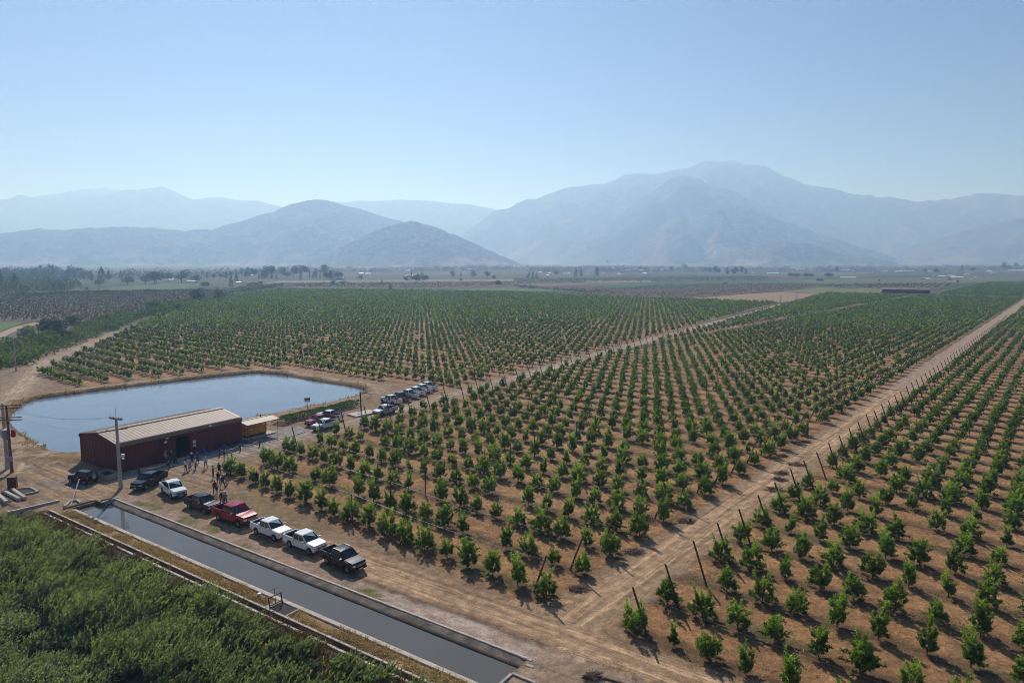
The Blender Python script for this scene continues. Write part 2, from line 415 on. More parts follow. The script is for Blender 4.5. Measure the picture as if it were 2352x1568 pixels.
# orchard floor: dry orange grass in the alleys, dark litter that also paints in tree shade along the rows
ob = blk > 0
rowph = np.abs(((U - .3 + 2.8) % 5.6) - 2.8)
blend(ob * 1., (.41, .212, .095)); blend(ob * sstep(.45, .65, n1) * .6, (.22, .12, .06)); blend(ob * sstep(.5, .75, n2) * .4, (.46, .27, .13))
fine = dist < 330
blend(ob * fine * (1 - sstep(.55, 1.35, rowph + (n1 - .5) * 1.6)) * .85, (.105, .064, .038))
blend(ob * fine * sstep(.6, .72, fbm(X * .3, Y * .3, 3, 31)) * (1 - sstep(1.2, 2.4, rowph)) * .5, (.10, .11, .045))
blend(ob * ~fine * 1., (.20, .125, .075))
grass = np.where(ob, .75, grass)
edge = (n1 - .5) * 1.4 + (n3 - .5) * .7
trkx = np.zeros(X.shape); trka = np.zeros(X.shape); trkw = np.zeros(X.shape); reg = np.zeros(X.shape, int)
REG = ['ground', 'dirt_road', 'field_track', 'orchard_road', 'farm_yard', 'gravel_apron', 'pond_bank', 'canal_bank', 'farm_track', 'orchard_floor', 'pale_verge', 'straw_strip']
reg[ob] = 9
def road(w, across, along, idx, c1, c2):
    global trkx, trka, trkw, reg, grass
    blend(w, c1); blend(w * sstep(.45, .7, n2 + (n1 - .5) * .6) * .6, c2)
    k = w > trkw; trkx = np.where(k, across, trkx); trka = np.where(k, along, trka); trkw = np.maximum(trkw, w)
    reg[w > .5] = idx; grass = grass * (1 - w * .85)
ROADC, ROADC2 = (.50, .32, .19), (.34, .21, .12)
w_ = sstep(0, .7, poly_sd(YARD, X, Y) * .6 + edge) * near; road(w_, DG * .7, CG, 4, (.38, .25, .155), (.29, .185, .115))
w_ = sstep(-.4, .5, np.minimum(DG - 2.0, 6.7 - DG) + edge * .8) * (CG < 48) * (CG > -120); road(w_, DG - 4.3, CG, 1, ROADC, ROADC2)
w_ = sstep(-.4, .5, 2.5 - np.abs(R - .9) + edge * .8) * (U > -4) * (U < 130); road(w_, R - .9, U, 2, ROADC, ROADC2)
w_ = sstep(0, .9, poly_sd(JUNC, X, Y) + edge * .7) * near; road(w_, np.where(n2 > .5, R * .8 + U * .5, R), U - R * .4, 1, ROADC, ROADC2)
rl = R - lroad_r(U); w_ = sstep(-.4, .5, 2.3 - np.abs(rl + .3) + edge * .6) * (U > -4) * (U < 130); road(w_, rl, U, 3, (.39, .27, .19), (.48, .40, .34))
for tl, hw in ((LTRACK, 2.6), (LTRACK2, 2.2)):
    dd, al = line_d(tl, X, Y); w_ = sstep(-.5, .7, hw - dd + edge) * (dist < 330); road(w_, dd, al, 8, (.43, .305, .205), (.30, .2, .12))
g1 = np.maximum(poly_sd(GRAVEL1, X, Y), -99) ; w_ = sstep(-.2, .4, g1 + edge * .3) * near; blend(w_, (.30, .265, .235)); reg[w_ > .5] = 5; grass = grass * (1 - w_); trkw = trkw * (1 - w_)
g2 = poly_sd(GRAVEL2, X, Y); w_ = sstep(-.2, .8, g2 + edge * .6) * near; blend(w_ * .8, (.24, .2, .17)); grass = grass * (1 - w_)
w_ = sstep(.18, .3, bermw) ; blend(w_ * .85, (.40, .28, .185)); blend(w_ * sstep(.48, .62, n1), (.27, .17, .09)); reg[(w_ > .5)] = 6; trkw = trkw * (1 - w_); grass = np.where(w_ > .4, .5, grass)
w_ = sstep(-1.6, -.9, sd_pond + edge * .4); blend(w_, (.13, .085, .05)); reg[w_ > .5] = 6; trkw = trkw * (1 - w_); grass = np.where(w_ > .5, .35, grass)
# strip between the canal and the road: pinkish earth, pale salt crust towards the near end
vg = (DG > -.1) & (DG < 2.6) & (CG > -22) & (CG < 60)
w_ = vg * sstep(-.3, .4, 2.0 + edge * .7 - DG); blend(w_, (.40, .265, .195)); blend(w_ * sstep(.45, .62, n1) * .7, (.27, .18, .135))
cr = w_ * sstep(24, 6, CG) * sstep(.36, .56, n1 + (n2 - .5) * .3); blend(cr * .85, (.55, .43, .345)); blend(w_ * sstep(.62, .72, fbm(X * .4, Y * .4, 3, 44)), (.17, .155, .06))
reg[w_ > .5] = 10; grass = np.where(w_ > .5, .25, grass); trkw = trkw * (1 - w_)
blend((DG > 1.6) * (DG < 2.5) * (CG < 24) * (CG > -20) * (1 - sstep(.1, .5, np.abs(DG - 2.1 - edge * .4))) * .75, (.17, .115, .08))
ends = (CG < -1.6) & (CG > -14) & (DG > -4) & (DG < 2.2); blend(ends * 1., (.42, .29, .205)); blend(ends * sstep(.45, .6, n1) * .6, (.3, .2, .12)); reg[ends] = 10
bank = chan & (DG > -1.07); blend(bank * 1., (.27, .215, .18)); blend(bank * sstep(.4, .6, n3), (.19, .15, .12)); reg[bank] = 7; grass = np.where(bank, 0, grass)
wet = chan & (DG < -.8); blend(wet * 1., (.09, .07, .05)); reg[chan & (DG <= -1.07)] = 7
st = (DG > -6.45) & (DG < -4.85) & (CG > -4) & (CG < 60); blend(st * 1., (.44, .28, .145)); blend(st * sstep(.5, .65, n1), (.22, .13, .07)); reg[st] = 11; grass = np.where(st, .9, grass)
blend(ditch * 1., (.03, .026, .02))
cat_ = lambda a: np.clip(a, 0, 1)
col = col * (0.9 + .2 * n3)[..., None]

# ---- ground shader
m, nt, b = mat('earth_and_dry_grass')
at = N(nt, 'ShaderNodeAttribute', attribute_name='albedo'); mk = N(nt, 'ShaderNodeAttribute', attribute_name='marks'); tk = N(nt, 'ShaderNodeAttribute', attribute_name='trackcoord')
tc = N(nt, 'ShaderNodeTexCoord'); sx = N(nt, 'ShaderNodeSeparateXYZ'); L(nt, mk.outputs['Vector'], sx.inputs[0])
def noise(scale, detail, rough=.6, vec=None):
    n = N(nt, 'ShaderNodeTexNoise', i_Scale=scale, i_Detail=detail, i_Roughness=rough); L(nt, vec or tc.outputs['Object'], n.inputs['Vector']); return n
def mrange(src, a, b_, c, d):
    n = N(nt, 'ShaderNodeMapRange', i_1=a, i_2=b_, i_3=c, i_4=d); L(nt, src, n.inputs[0]); return n.outputs[0]
def mul(a, b_, f=1.):
    n = N(nt, 'ShaderNodeMix', data_type='RGBA', blend_type='MULTIPLY')
    if hasattr(f, 'node'): L(nt, f, n.inputs[0])
    else: n.inputs[0].default_value = f
    L(nt, a, n.inputs[6]); L(nt, b_, n.inputs[7]); return n.outputs[2]
def mathn(op, a, b_):
    n = N(nt, 'ShaderNodeMath', operation=op)
    for i, v in enumerate((a, b_)):
        if hasattr(v, 'node'): L(nt, v, n.inputs[i])
        else: n.inputs[i].default_value = v
    return n.outputs[0]
c0 = mul(at.outputs['Color'], mrange(noise(1.1, 6).outputs['Fac'], .3, .7, .6, 1.34))
c0 = mul(c0, mrange(noise(7., 6, .7).outputs['Fac'], .3, .7, .66, 1.32))
c0 = mul(c0, mrange(noise(2.6, 5, .7).outputs['Fac'], .34, .66, .5, 1.45), sx.outputs[0])
gn = noise(11., 5, .75); gf = mathn('MULTIPLY', mrange(gn.outputs['Fac'], .53, .66, 0., .75), sx.outputs[0])
mg = N(nt, 'ShaderNodeMix', data_type='RGBA'); L(nt, gf, mg.inputs[0]); L(nt, c0, mg.inputs[6]); mg.inputs[7].default_value = (.43, .245, .115, 1)
gn2 = noise(5., 5, .7); gf2 = mathn('MULTIPLY', mrange(gn2.outputs['Fac'], .55, .7, 0., .6), sx.outputs[0])
mg2 = N(nt, 'ShaderNodeMix', data_type='RGBA'); L(nt, gf2, mg2.inputs[0]); L(nt, mg.outputs[2], mg2.inputs[6]); mg2.inputs[7].default_value = (.13, .08, .05, 1)
sv = N(nt, 'ShaderNodeVectorMath', operation='MULTIPLY'); L(nt, tk.outputs['Vector'], sv.inputs[0]); sv.inputs[1].default_value = (2.6, .05, 0)
dist_n = noise(.35, 3); sv2 = N(nt, 'ShaderNodeVectorMath', operation='ADD'); L(nt, sv.outputs[0], sv2.inputs[0]); L(nt, dist_n.outputs['Color'], sv2.inputs[1])
tn = noise(1.2, 5, .65, sv2.outputs[0]); c1 = mul(mg2.outputs[2], mrange(tn.outputs['Fac'], .3, .7, .5, 1.3), sx.outputs[1])
# far valley floor: patchwork of fields
vo = N(nt, 'ShaderNodeTexVoronoi', i_Scale=.0042, i_Randomness=.8); vo.distance = 'MANHATTAN'
wv = N(nt, 'ShaderNodeVectorMath', operation='ADD'); L(nt, tc.outputs['Object'], wv.inputs[0]); sc = N(nt, 'ShaderNodeVectorMath', operation='SCALE'); sc.inputs['Scale'].default_value = 60.
L(nt, noise(.004, 2).outputs['Color'], sc.inputs[0]); L(nt, sc.outputs[0], wv.inputs[1]); L(nt, wv.outputs[0], vo.inputs['Vector'])
rp = N(nt, 'ShaderNodeValToRGB'); sep = N(nt, 'ShaderNodeSeparateColor'); L(nt, vo.outputs['Color'], sep.inputs[0]); L(nt, sep.outputs[0], rp.inputs[0])
rp.color_ramp.interpolation = 'CONSTANT'; els = [(.0, (.05, .06, .032)), (.18, (.085, .06, .045)), (.36, (.042, .055, .03)), (.52, (.095, .08, .045)), (.66, (.07, .055, .04)), (.82, (.055, .068, .032)), (.93, (.045, .08, .032))]
cr_ = rp.color_ramp
while len(cr_.elements) < len(els): cr_.elements.new(.5)
for e, (p, c) in zip(cr_.elements, els): e.position = p; e.color = (*c, 1)
ff = mul(rp.outputs[0], mrange(noise(.05, 6, .7).outputs['Fac'], .3, .7, .6, 1.35))
sxt = N(nt, 'ShaderNodeSeparateXYZ'); L(nt, tk.outputs['Vector'], sxt.inputs[0])
lan = mathn('ABSOLUTE', mathn('SUBTRACT', mathn('ABSOLUTE', mathn('ADD', sxt.outputs[0], mrange(noise(.18, 2).outputs['Fac'], .3, .7, -.5, .5)), 0.), .85), 0.)
c1 = mul(c1, mrange(lan, .15, .6, 1.2, .9), sx.outputs[1])
mf = N(nt, 'ShaderNodeMix', data_type='RGBA'); L(nt, sx.outputs[2], mf.inputs[0]); L(nt, c1, mf.inputs[6]); L(nt, ff, mf.inputs[7])
L(nt, mf.outputs[2], b.inputs['Base Color']); b.inputs['Roughness'].default_value = .95; b.inputs['Specular IOR Level'].default_value = .15
bp = N(nt, 'ShaderNodeBump', i_Strength=.8, i_Distance=.15); L(nt, mathn('ADD', gn.outputs['Fac'], mathn('MULTIPLY', tn.outputs['Fac'], sx.outputs[1])), bp.inputs['Height']); L(nt, bp.outputs[0], b.inputs['Normal'])
M['earth'] = m
farw = sstep(300, 420, dist) * (blk == 0)
marks = np.stack([grass, trkw, farw], -1); trk = np.stack([trkx, trka, np.zeros_like(trkx)], -1)
P3 = np.stack([X, Y, Z], -1).reshape(-1, 3)
nc, nd = X.shape
idx = np.arange(nc * nd).reshape(nc, nd)
quads = np.stack([idx[:-1, :-1], idx[:-1, 1:], idx[1:, 1:], idx[1:, :-1]], -1).reshape(-1, 4)[:, ::-1]
fr_ = np.stack([reg[:-1, :-1], reg[:-1, 1:], reg[1:, 1:], reg[1:, :-1]], -1).reshape(-1, 4)
fr_ = np.where((fr_ == fr_[:, :1]).sum(1) >= 2, fr_[:, 0], fr_[:, 2])
cl = col.reshape(-1, 3); cl = np.concatenate([cl, np.ones((len(cl), 1))], 1); mk_ = marks.reshape(-1, 3); tk_ = trk.reshape(-1, 3)
for i, nm in enumerate(REG):
    fq = quads[fr_ == i]
    if not len(fq): continue
    un, inv = np.unique(fq, return_inverse=True)
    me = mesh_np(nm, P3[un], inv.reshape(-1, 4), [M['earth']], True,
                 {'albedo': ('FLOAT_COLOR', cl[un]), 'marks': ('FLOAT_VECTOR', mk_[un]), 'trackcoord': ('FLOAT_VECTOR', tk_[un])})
    tag(mobj(nm, me), kind='structure')

def sheet(name, poly, c, z=.06, grass_=.2, tw=0.):
    """a field or a track's far stretch: a sheet lying on the ground, colour as its crop"""
    bm = bmesh.new(); f = bm.faces.new([bm.verts.new((x, y, z)) for x, y in poly]); bmesh.ops.triangulate(bm, faces=[f])
    me = bpy.data.meshes.new(name); bm.to_mesh(me); bm.free(); n = len(me.vertices)
    a = me.attributes.new('albedo', 'FLOAT_COLOR', 'POINT'); a.data.foreach_set('color', np.tile(np.array([*c, 1.], np.float32), n))
    a = me.attributes.new('marks', 'FLOAT_VECTOR', 'POINT'); a.data.foreach_set('vector', np.tile(np.array([grass_, tw, 0], np.float32), n))
    me.materials.append(M['earth']); return tag(mobj(name, me), kind='structure')
def strip(name, pts, hw, c, z):
    me_v = []; 
    for i, (x, y) in enumerate(pts):
        a, b_ = pts[max(i - 1, 0)], pts[min(i + 1, len(pts) - 1)]; dx, dy = b_[0] - a[0], b_[1] - a[1]; l = math.hypot(dx, dy)
        k = hw * (1 + .12 * math.sin(i * 2.3)); me_v.append(((x - dy / l * k, y + dx / l * k), (x + dy / l * k, y - dx / l * k)))
    return sheet(name, [p[0] for p in me_v] + [p[1] for p in reversed(me_v)], c, z)
strip('field_track', [urxy(u, .9) for u in range(128, 720, 12)], 2.7, (.38, .265, .19), .08)
strip('orchard_road', [urxy(u, lroad_r(u) - .3) for u in range(128, 432, 10)], 2.3, (.37, .265, .195), .08)
strip('field_track', [urxy(u, -79 + (u - 340) * .02) for u in range(150, 600, 15)], 2.2, (.14, .095, .06), .05)
strip('farm_track', HTRACK, 3., (.40, .29, .2), .08)
PXP = lambda l: [G(*p) for p in l]
FIELDS = [
 ('vineyard_floor', [(-150, 738), (-150, 684), (0, 681), (200, 671), (440, 667.5), (520, 668.5), (455, 690), (330, 722), (240, 745), (150, 737)], (.155, .125, .10)),
 ('green_field', [(205, 667.5), (262, 659.5), (330, 655), (440, 657), (463, 663), (440, 666.8), (230, 670.5)], (.06, .115, .04)),
 ('green_field', [(330, 652), (470, 652), (480, 656), (440, 656.5), (330, 654.5)], (.085, .12, .05)),
 ('young_orchard_floor', [(640, 652), (880, 650), (1180, 648), (1180, 657), (960, 664), (700, 662)], (.115, .085, .062)),
 ('pale_field', [(610, 650.5), (640, 645), (900, 643), (1180, 641), (1180, 647.5), (880, 649.5), (640, 651.5)], (.19, .17, .09)),
 ('green_field', [(965, 667.5), (1100, 662.5), (1180, 660), (1330, 669), (1330, 672), (1180, 668.5)], (.075, .13, .045)),
 ('ploughed_field', [(1190, 672), (1330, 672.5), (1500, 655.5), (1764, 652.5), (1900, 655), (1880, 660.5), (1700, 675.5), (1570, 685.5), (1300, 683)], (.12, .08, .06)),
 ('green_field', [(1340, 656), (1420, 662), (1500, 661.5), (1764, 651.8), (1900, 650), (1900, 647), (1764, 645.5), (1660, 646), (1500, 651)], (.035, .10, .055)),
 ('pale_field', [(1345, 645.5), (1495, 645), (1500, 648), (1345, 648.5)], (.26, .23, .13)),
 ('brown_field', [(1180, 652), (1345, 649), (1500, 650.5), (1340, 655.5), (1180, 660)], (.14, .10, .075)),
 ('stubble_field', [(1572, 686.3), (1700, 676.5), (1780, 671.5), (1865, 675), (1960, 677), (1900, 688), (1790, 695)], (.30, .20, .115)),
 ('green_field', [(1780, 671), (1882, 661), (2030, 664), (2022, 672), (1962, 676.5), (1865, 674.5)], (.15, .16, .06)),
 ('brown_field', [(1885, 660), (1905, 655), (2050, 653), (2200, 652), (2160, 662), (2035, 664)], (.10, .085, .06)),
 ('green_field', [(1764, 644), (2000, 640), (2352, 634), (2352, 645), (2200, 651), (1905, 654)], (.10, .12, .05)),
 ('pale_field', [(1180, 611), (1265, 608.5), (1330, 610), (1330, 613), (1180, 613.5)], (.24, .24, .14)),
 ('green_field', [(1790, 630), (1900, 626), (2010, 625), (2000, 629), (1850, 631.5)], (.10, .14, .055)),
 ('green_field', [(-60, 757), (0, 742), (60, 740), (40, 748), (0, 764)], (.10, .16, .04)),
]
for i, (nm, pl, c) in enumerate(FIELDS): sheet(nm, PXP(pl), c, .10 + i * .012)

# ------------------------------------------------------------------ water
def watermat(name, base, rough, scale, bump, dist_):
    m, nt, b = mat(name); tc = N(nt, 'ShaderNodeTexCoord')
    b.inputs['Base Color'].default_value = (*base, 1); b.inputs['Roughness'].default_value = rough; b.inputs['IOR'].default_value = 1.33
    mp = N(nt, 'ShaderNodeMapping'); mp.inputs['Scale'].default_value = (1, 1.8, 1); mp.inputs['Rotation'].default_value = (0, 0, .5); L(nt, tc.outputs['Object'], mp.inputs[0])
    n = N(nt, 'ShaderNodeTexNoise', i_Scale=scale, i_Detail=5., i_Roughness=.6); L(nt, mp.outputs[0], n.inputs['Vector'])
    bp = N(nt, 'ShaderNodeBump', i_Strength=bump, i_Distance=dist_); L(nt, n.outputs['Fac'], bp.inputs['Height']); nw = N(nt, 'ShaderNodeTexNoise', i_Scale=.07, i_Detail=3.); L(nt, tc.outputs['Object'], nw.inputs['Vector']); rw = N(nt, 'ShaderNodeMapRange', i_1=.35, i_2=.65, i_3=bump * .45, i_4=bump * 1.6); L(nt, nw.outputs['Fac'], rw.inputs[0]); L(nt, rw.outputs[0], bp.inputs['Strength']); L(nt, bp.outputs[0], b.inputs['Normal'])
    n2 = N(nt, 'ShaderNodeTexNoise', i_Scale=.12, i_Detail=4.); L(nt, tc.outputs['Object'], n2.inputs['Vector'])
    mx = N(nt, 'ShaderNodeMix', data_type='RGBA'); L(nt, n2.outputs['Fac'], mx.inputs[0]); mx.inputs[6].default_value = (*[k * .8 for k in base], 1); mx.inputs[7].default_value = (*[k * 1.2 for k in base], 1)
    L(nt, mx.outputs[2], b.inputs['Base Color']); return m
M['pond'] = watermat('rippled_pond_water', (.155, .19, .245), .06, 2.2, .12, .06)
M['canal'] = watermat('murky_canal_water', (.125, .115, .10), .03, 1.6, .05, .04)
bm = bmesh.new()
pc = [np.mean([p[0] for p in POND]), np.mean([p[1] for p in POND])]
f = bm.faces.new([bm.verts.new((pc[0] + (x - pc[0]) * 1.03, pc[1] + (y - pc[1]) * 1.03, -.02)) for x, y in POND]); bmesh.ops.triangulate(bm, faces=[f]); bmesh.ops.recalc_face_normals(bm, faces=bm.faces)
me = bpy.data.meshes.new('pond_water'); bm.to_mesh(me); bm.free(); me.materials.append(M['pond'])
if me.polygons[0].normal.z < 0: me.flip_normals()
tag(mobj('pond_water', me), kind='structure')
q = MB(); q.add([(*cdxy(c, d), -.36) for c, d in ((-1.4, -4.46), (60.35, -4.46), (60.35, -.9), (-1.4, -.9))], [(0, 1, 2, 3)]); q.add([(*cdxy(c, d), -.36) for c, d in ((-6, -4.46), (-1.4, -4.46), (-1.4, -2.3), (-6, -2.3))], [(0, 1, 2, 3)]); tag(q.build('canal_water', M['canal']), kind='structure')
q = MB(); q.add([(*cdxy(c, d), -.72) for c, d in ((-28, -7.0), (61.4, -7.0), (61.4, -6.42), (-28, -6.42))], [(0, 1, 2, 3)]); tag(q.build('ditch_water', M['canal']), kind='structure')
# ------------------------------------------------------------------ mountains
def hillmat(name, ca, cb, cc, sc):
    m, nt, b = mat(name); tc = N(nt, 'ShaderNodeTexCoord')
    n1 = N(nt, 'ShaderNodeTexNoise', i_Scale=sc, i_Detail=6., i_Roughness=.75); L(nt, tc.outputs['Object'], n1.inputs['Vector'])
    r1 = N(nt, 'ShaderNodeMapRange', i_1=.46, i_2=.56); L(nt, n1.outputs['Fac'], r1.inputs[0])
    mx = N(nt, 'ShaderNodeMix', data_type='RGBA'); L(nt, r1.outputs[0], mx.inputs[0]); mx.inputs[6].default_value = (*ca, 1); mx.inputs[7].default_value = (*cb, 1)
    n2 = N(nt, 'ShaderNodeTexNoise', i_Scale=sc * .22, i_Detail=6., i_Roughness=.7); L(nt, tc.outputs['Object'], n2.inputs['Vector'])
    at = N(nt, 'ShaderNodeAttribute', attribute_name='foot')
    ad = N(nt, 'ShaderNodeMath', operation='MULTIPLY_ADD'); L(nt, at.outputs['Fac'], ad.inputs[0]); ad.inputs[1].default_value = .16; L(nt, n2.outputs['Fac'], ad.inputs[2])
    r2 = N(nt, 'ShaderNodeMapRange', i_1=.58, i_2=.7, i_4=.9); L(nt, ad.outputs[0], r2.inputs[0])
    m2 = N(nt, 'ShaderNodeMix', data_type='RGBA'); L(nt, r2.outputs[0], m2.inputs[0]); L(nt, mx.outputs[2], m2.inputs[6]); m2.inputs[7].default_value = (*cc, 1)
    L(nt, m2.outputs[2], b.inputs['Base Color']); b.inputs['Roughness'].default_value = 1.; b.inputs['Specular IOR Level'].default_value = 0.
    return m
M['hill_near'] = hillmat('scrubby_hillside', (.05, .06, .045), (.19, .14, .115), (.36, .25, .18), .04)
M['hill_far'] = hillmat('far_hillside', (.06, .065, .055), (.16, .12, .105), (.24, .18, .14), .012)
def mountain(name, prof, D, slope, m, seed, foot_y=None, ns=300, nt_=70, rough=1., D1=None):
    """a ridge standing at distance D: profile = photo points of its skyline; front and back slopes with gullies"""
    xs = np.array([p[0] for p in prof], float); ys = np.array([p[1] for p in prof], float)
    px = np.linspace(xs[0], xs[-1], ns)
    # smooth interpolation of the skyline
    py = np.interp(px, xs, ys); k = np.ones(3) / 3; py = np.convolve(np.pad(py, 1, 'edge'), k, 'valid')
    py += (fbm(px * .03, px * 0 + seed, 6, seed) - .5) * 9 * rough
    az = np.arctan2(px - CX, F)
    Dp = D / np.cos(az) if D1 is None else np.interp(px, [xs[0], xs[-1]], [D, D1]) / np.cos(az)
    zr = np.maximum(H + (YH - py) / F * Dp * np.cos(az), 3.)
    t = np.linspace(-1, 1, nt_ * 2 - 1)
    S, T = np.meshgrid(np.arange(ns), t, indexing='ij')
    zz = zr[S]; Wd = zz * slope + 60
    prof_t = 1 - np.abs(T); hz = prof_t ** 1.1
    env = np.clip(4 * prof_t * (1 - prof_t), 0, 1) ** .8
    a = az[S]; rad = Dp[S] + T * Wd
    wx, wy = rad * np.sin(a) / 1000, rad * np.cos(a) / 1000
    ux_ = wx + .35 * (fbm(wx * 1.1, wy * 1.1, 3, seed + 3) - .5); uy_ = wy + .35 * (fbm(wx * 1.1 + 9, wy * 1.1, 3, seed + 4) - .5)
    rid = lambda k, sd_: 1 - 2 * np.abs(fbm(ux_ * k, uy_ * k, 3, sd_) - .5)
    gul = (rid(1.3, seed + 1) - .8) * .9 + (rid(2.9, seed + 2) - .8) * .5 + (fbm(ux_ * 6, uy_ * 6, 3, seed + 6) - .5) * .16
    z = zz * hz + np.minimum(zz, 520) * env * gul * rough
    rad = rad + env * zz * .2 * gul * slope
    Xm = rad * np.sin(a); Ym = rad * np.cos(a)
    z = np.where(np.abs(T) > .999, -2, np.maximum(z, -2))
    i = np.arange(S.size).reshape(S.shape)
    q = np.stack([i[:-1, :-1], i[1:, :-1], i[1:, 1:], i[:-1, 1:]], -1).reshape(-1, 4)
    foot = (1 - sstep(.1, .55, prof_t)).ravel()
    me = mesh_np(name, np.stack([Xm, Ym, z], -1).reshape(-1, 3), q, [m], True, {'foot': ('FLOAT', foot)})
    return tag(mobj(name, me), kind='structure')
mountain('mountain', [(60, 470), (100, 455), (170, 445), (215, 437), (260, 436), (300, 442), (340, 446), (420, 470), (520, 500)], 9000, 2.2, M['hill_far'], 3, rough=.5)
mountain('mountain', [(-520, 500), (-300, 470), (-120, 476), (-40, 452), (0, 454), (32, 463), (66, 450), (110, 461), (180, 456), (250, 450), (310, 441), (345, 439), (390, 433), (425, 447), (455, 461), (500, 456), (540, 461), (605, 465), (650, 476), (720, 500), (800, 545), (870, 590)], 8300, 2.2, M['hill_far'], 5, rough=.6)
mountain('mountain', [(640, 520), (700, 488), (780, 468), (840, 465), (900, 462), (930, 461), (1000, 466), (1080, 473), (1138, 484), (1200, 505), (1300, 545), (1400, 590)], 8500, 2.2, M['hill_far'], 8, rough=.6)
mountain('mountain', [(960, 605), (1040, 550), (1100, 512), (1140, 488), (1200, 471), (1280, 441), (1330, 434), (1380, 429), (1425, 409), (1450, 404), (1500, 407), (1560, 395), (1585, 386), (1605, 376), (1640, 374), (1680, 377), (1750, 390), (1790, 412), (1850, 428), (1900, 440), (1950, 448), (2050, 458), (2090, 466), (2150, 459), (2200, 455), (2240, 450), (2300, 452), (2352, 451), (2450, 446), (2600, 462), (2900, 500)], 7000, 2.3, M['hill_far'], 12, ns=460, rough=1.15)
mountain('mountain', [(1180, 606), (1290, 565), (1390, 512), (1470, 458), (1530, 420), (1562, 406), (1600, 418), (1650, 436), (1700, 458), (1800, 513), (1900, 556), (2000, 588), (2120, 608)], 5700, 2.2, M['hill_far'], 17, rough=1.15)
mountain('hill', [(1960, 608), (2060, 575), (2150, 545), (2240, 520), (2352, 498), (2500, 480), (2700, 500), (2900, 560)], 5300, 2.6, M['hill_far'], 29, rough=.9)
mountain('hill', [(1330, 608), (1430, 572), (1520, 515), (1590, 482), (1650, 470), (1715, 480), (1800, 512), (1900, 545), (2000, 577), (2100, 607)], 5000, 2.3, M['hill_near'], 21, rough=1.0)
mountain('hill', [(1560, 612), (1640, 594), (1720, 570), (1770, 556), (1800, 553), (1850, 561), (1930, 581), (2000, 590), (2040, 600), (2090, 610)], 4000, 2.4, M['hill_near'], 23, rough=1.2)
mountain('hill', [(-620, 560), (-400, 530), (-200, 548), (0, 541), (60, 532), (100, 527), (160, 529), (230, 524), (290, 522), (370, 527), (430, 531), (490, 528), (540, 516), (580, 503), (640, 487), (690, 468), (735, 460), (780, 468), (850, 489), (930, 511), (1000, 533), (1060, 556), (1120, 582), (1180, 606)], 3800, 2.2, M['hill_near'], 31, ns=460, rough=1., D1=5300)
mountain('hill', [(690, 612), (750, 585), (820, 552), (890, 520), (945, 508), (1000, 523), (1060, 546), (1110, 567), (1160, 592), (1205, 610)], 3750, 2.3, M['hill_near'], 37, rough=.95)
# ------------------------------------------------------------------ leaves and trees
def leaf_arrays(c, d, n, Ln, W):
    """diamond leaves: centre-base c, direction d, normal n"""
    d = d / np.linalg.norm(d, axis=1, keepdims=True); s = np.cross(d, n); s /= np.linalg.norm(s, axis=1, keepdims=True) + 1e-9
    Ln = np.broadcast_to(np.asarray(Ln, float), (len(c),))[:, None]; W = np.broadcast_to(np.asarray(W, float), (len(c),))[:, None]
    up = np.cross(s, d)
    return np.stack([c, c + d * Ln * .5 + s * W * .5 + up * W * .12, c + d * Ln, c + d * Ln * .5 - s * W * .5 + up * W * .12], 1)
def rdir(n, zmin=-1., zmax=1.):
    z = rng.uniform(zmin, zmax, n); a = rng.uniform(0, 2 * math.pi, n); k = np.sqrt(1 - z * z)
    return np.stack([k * np.cos(a), k * np.sin(a), z], 1)
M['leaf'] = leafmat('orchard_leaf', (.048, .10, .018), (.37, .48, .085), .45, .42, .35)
M['leaf_far'] = leafmat('orchard_leaf_far', (.038, .078, .02), (.23, .305, .068), .7, .34, .05)
def orchard_shoots(rx, h, K, upright, base=.28):
    """shoots of a young tree: start, direction, length"""
    S = []; 
    for k in range(K):
        a = rng.uniform(0, 2 * math.pi); q = math.sqrt(rng.uniform(.02, 1)); z0 = base + rng.uniform(.0, .72) ** 1.2 * (h - base)
        rr = rx * q * .66 * (1.02 - .45 * ((z0 - base) / (h - base)) ** 2)
        p = np.array([rr * math.cos(a), rr * math.sin(a), z0])
        d = np.array([math.cos(a) * (1 - upright) * q, math.sin(a) * (1 - upright) * q, upright * rng.uniform(.4, 1.1)]) + rng.normal(0, .18, 3)
        S.append((p, d / np.linalg.norm(d), rng.uniform(.35, .8) * (h / 2.6)))
    for k in range(max(3, K // 7)):                                 # long leaders standing out of the top and loose side branches
        a = rng.uniform(0, 2 * math.pi); q = rng.uniform(.1, .6)
        p = np.array([rx * q * math.cos(a), rx * q * math.sin(a), h * rng.uniform(.55, .85)]); d = np.array([.25 * math.cos(a), .25 * math.sin(a), 1.]) + rng.normal(0, .15, 3)
        S.append((p, d / np.linalg.norm(d), rng.uniform(.6, 1.0)))
        a = rng.uniform(0, 2 * math.pi); p = np.array([rx * .5 * math.cos(a), rx * .5 * math.sin(a), rng.uniform(.25, .8)]); d = np.array([math.cos(a), math.sin(a), rng.uniform(-.15, .5)])
        S.append((p, d / np.linalg.norm(d), rng.uniform(.4, .75) * rx))
    return S
def shoot_leaves(S, per, Ln, W):
    C = []; D = []
    for p, d, l in S:
        t = rng.uniform(.05, 1.05, per)[:, None]; C.append(p + d * l * t + rng.normal(0, .05, (per, 3)))
        D.append(d * .55 + rdir(per, -.7, .8))
    C = np.concatenate(C); D = np.concatenate(D); n = len(C)
    nn = rdir(n, .1, 1.) ; Lr = Ln * rng.uniform(.7, 1.25, n)
    return leaf_arrays(C, D, nn, Lr, W * Lr / Ln)
def ztint(Q, top=2.6):  # tint rises with height: sunlit crown tops painted into the leaf colour
    return np.clip(.08 + .55 * (Q[:, 0, 2] / top) ** 1.5 + (rng.beta(1.6, 1.8, len(Q)) - .45) * .55, 0, 1)
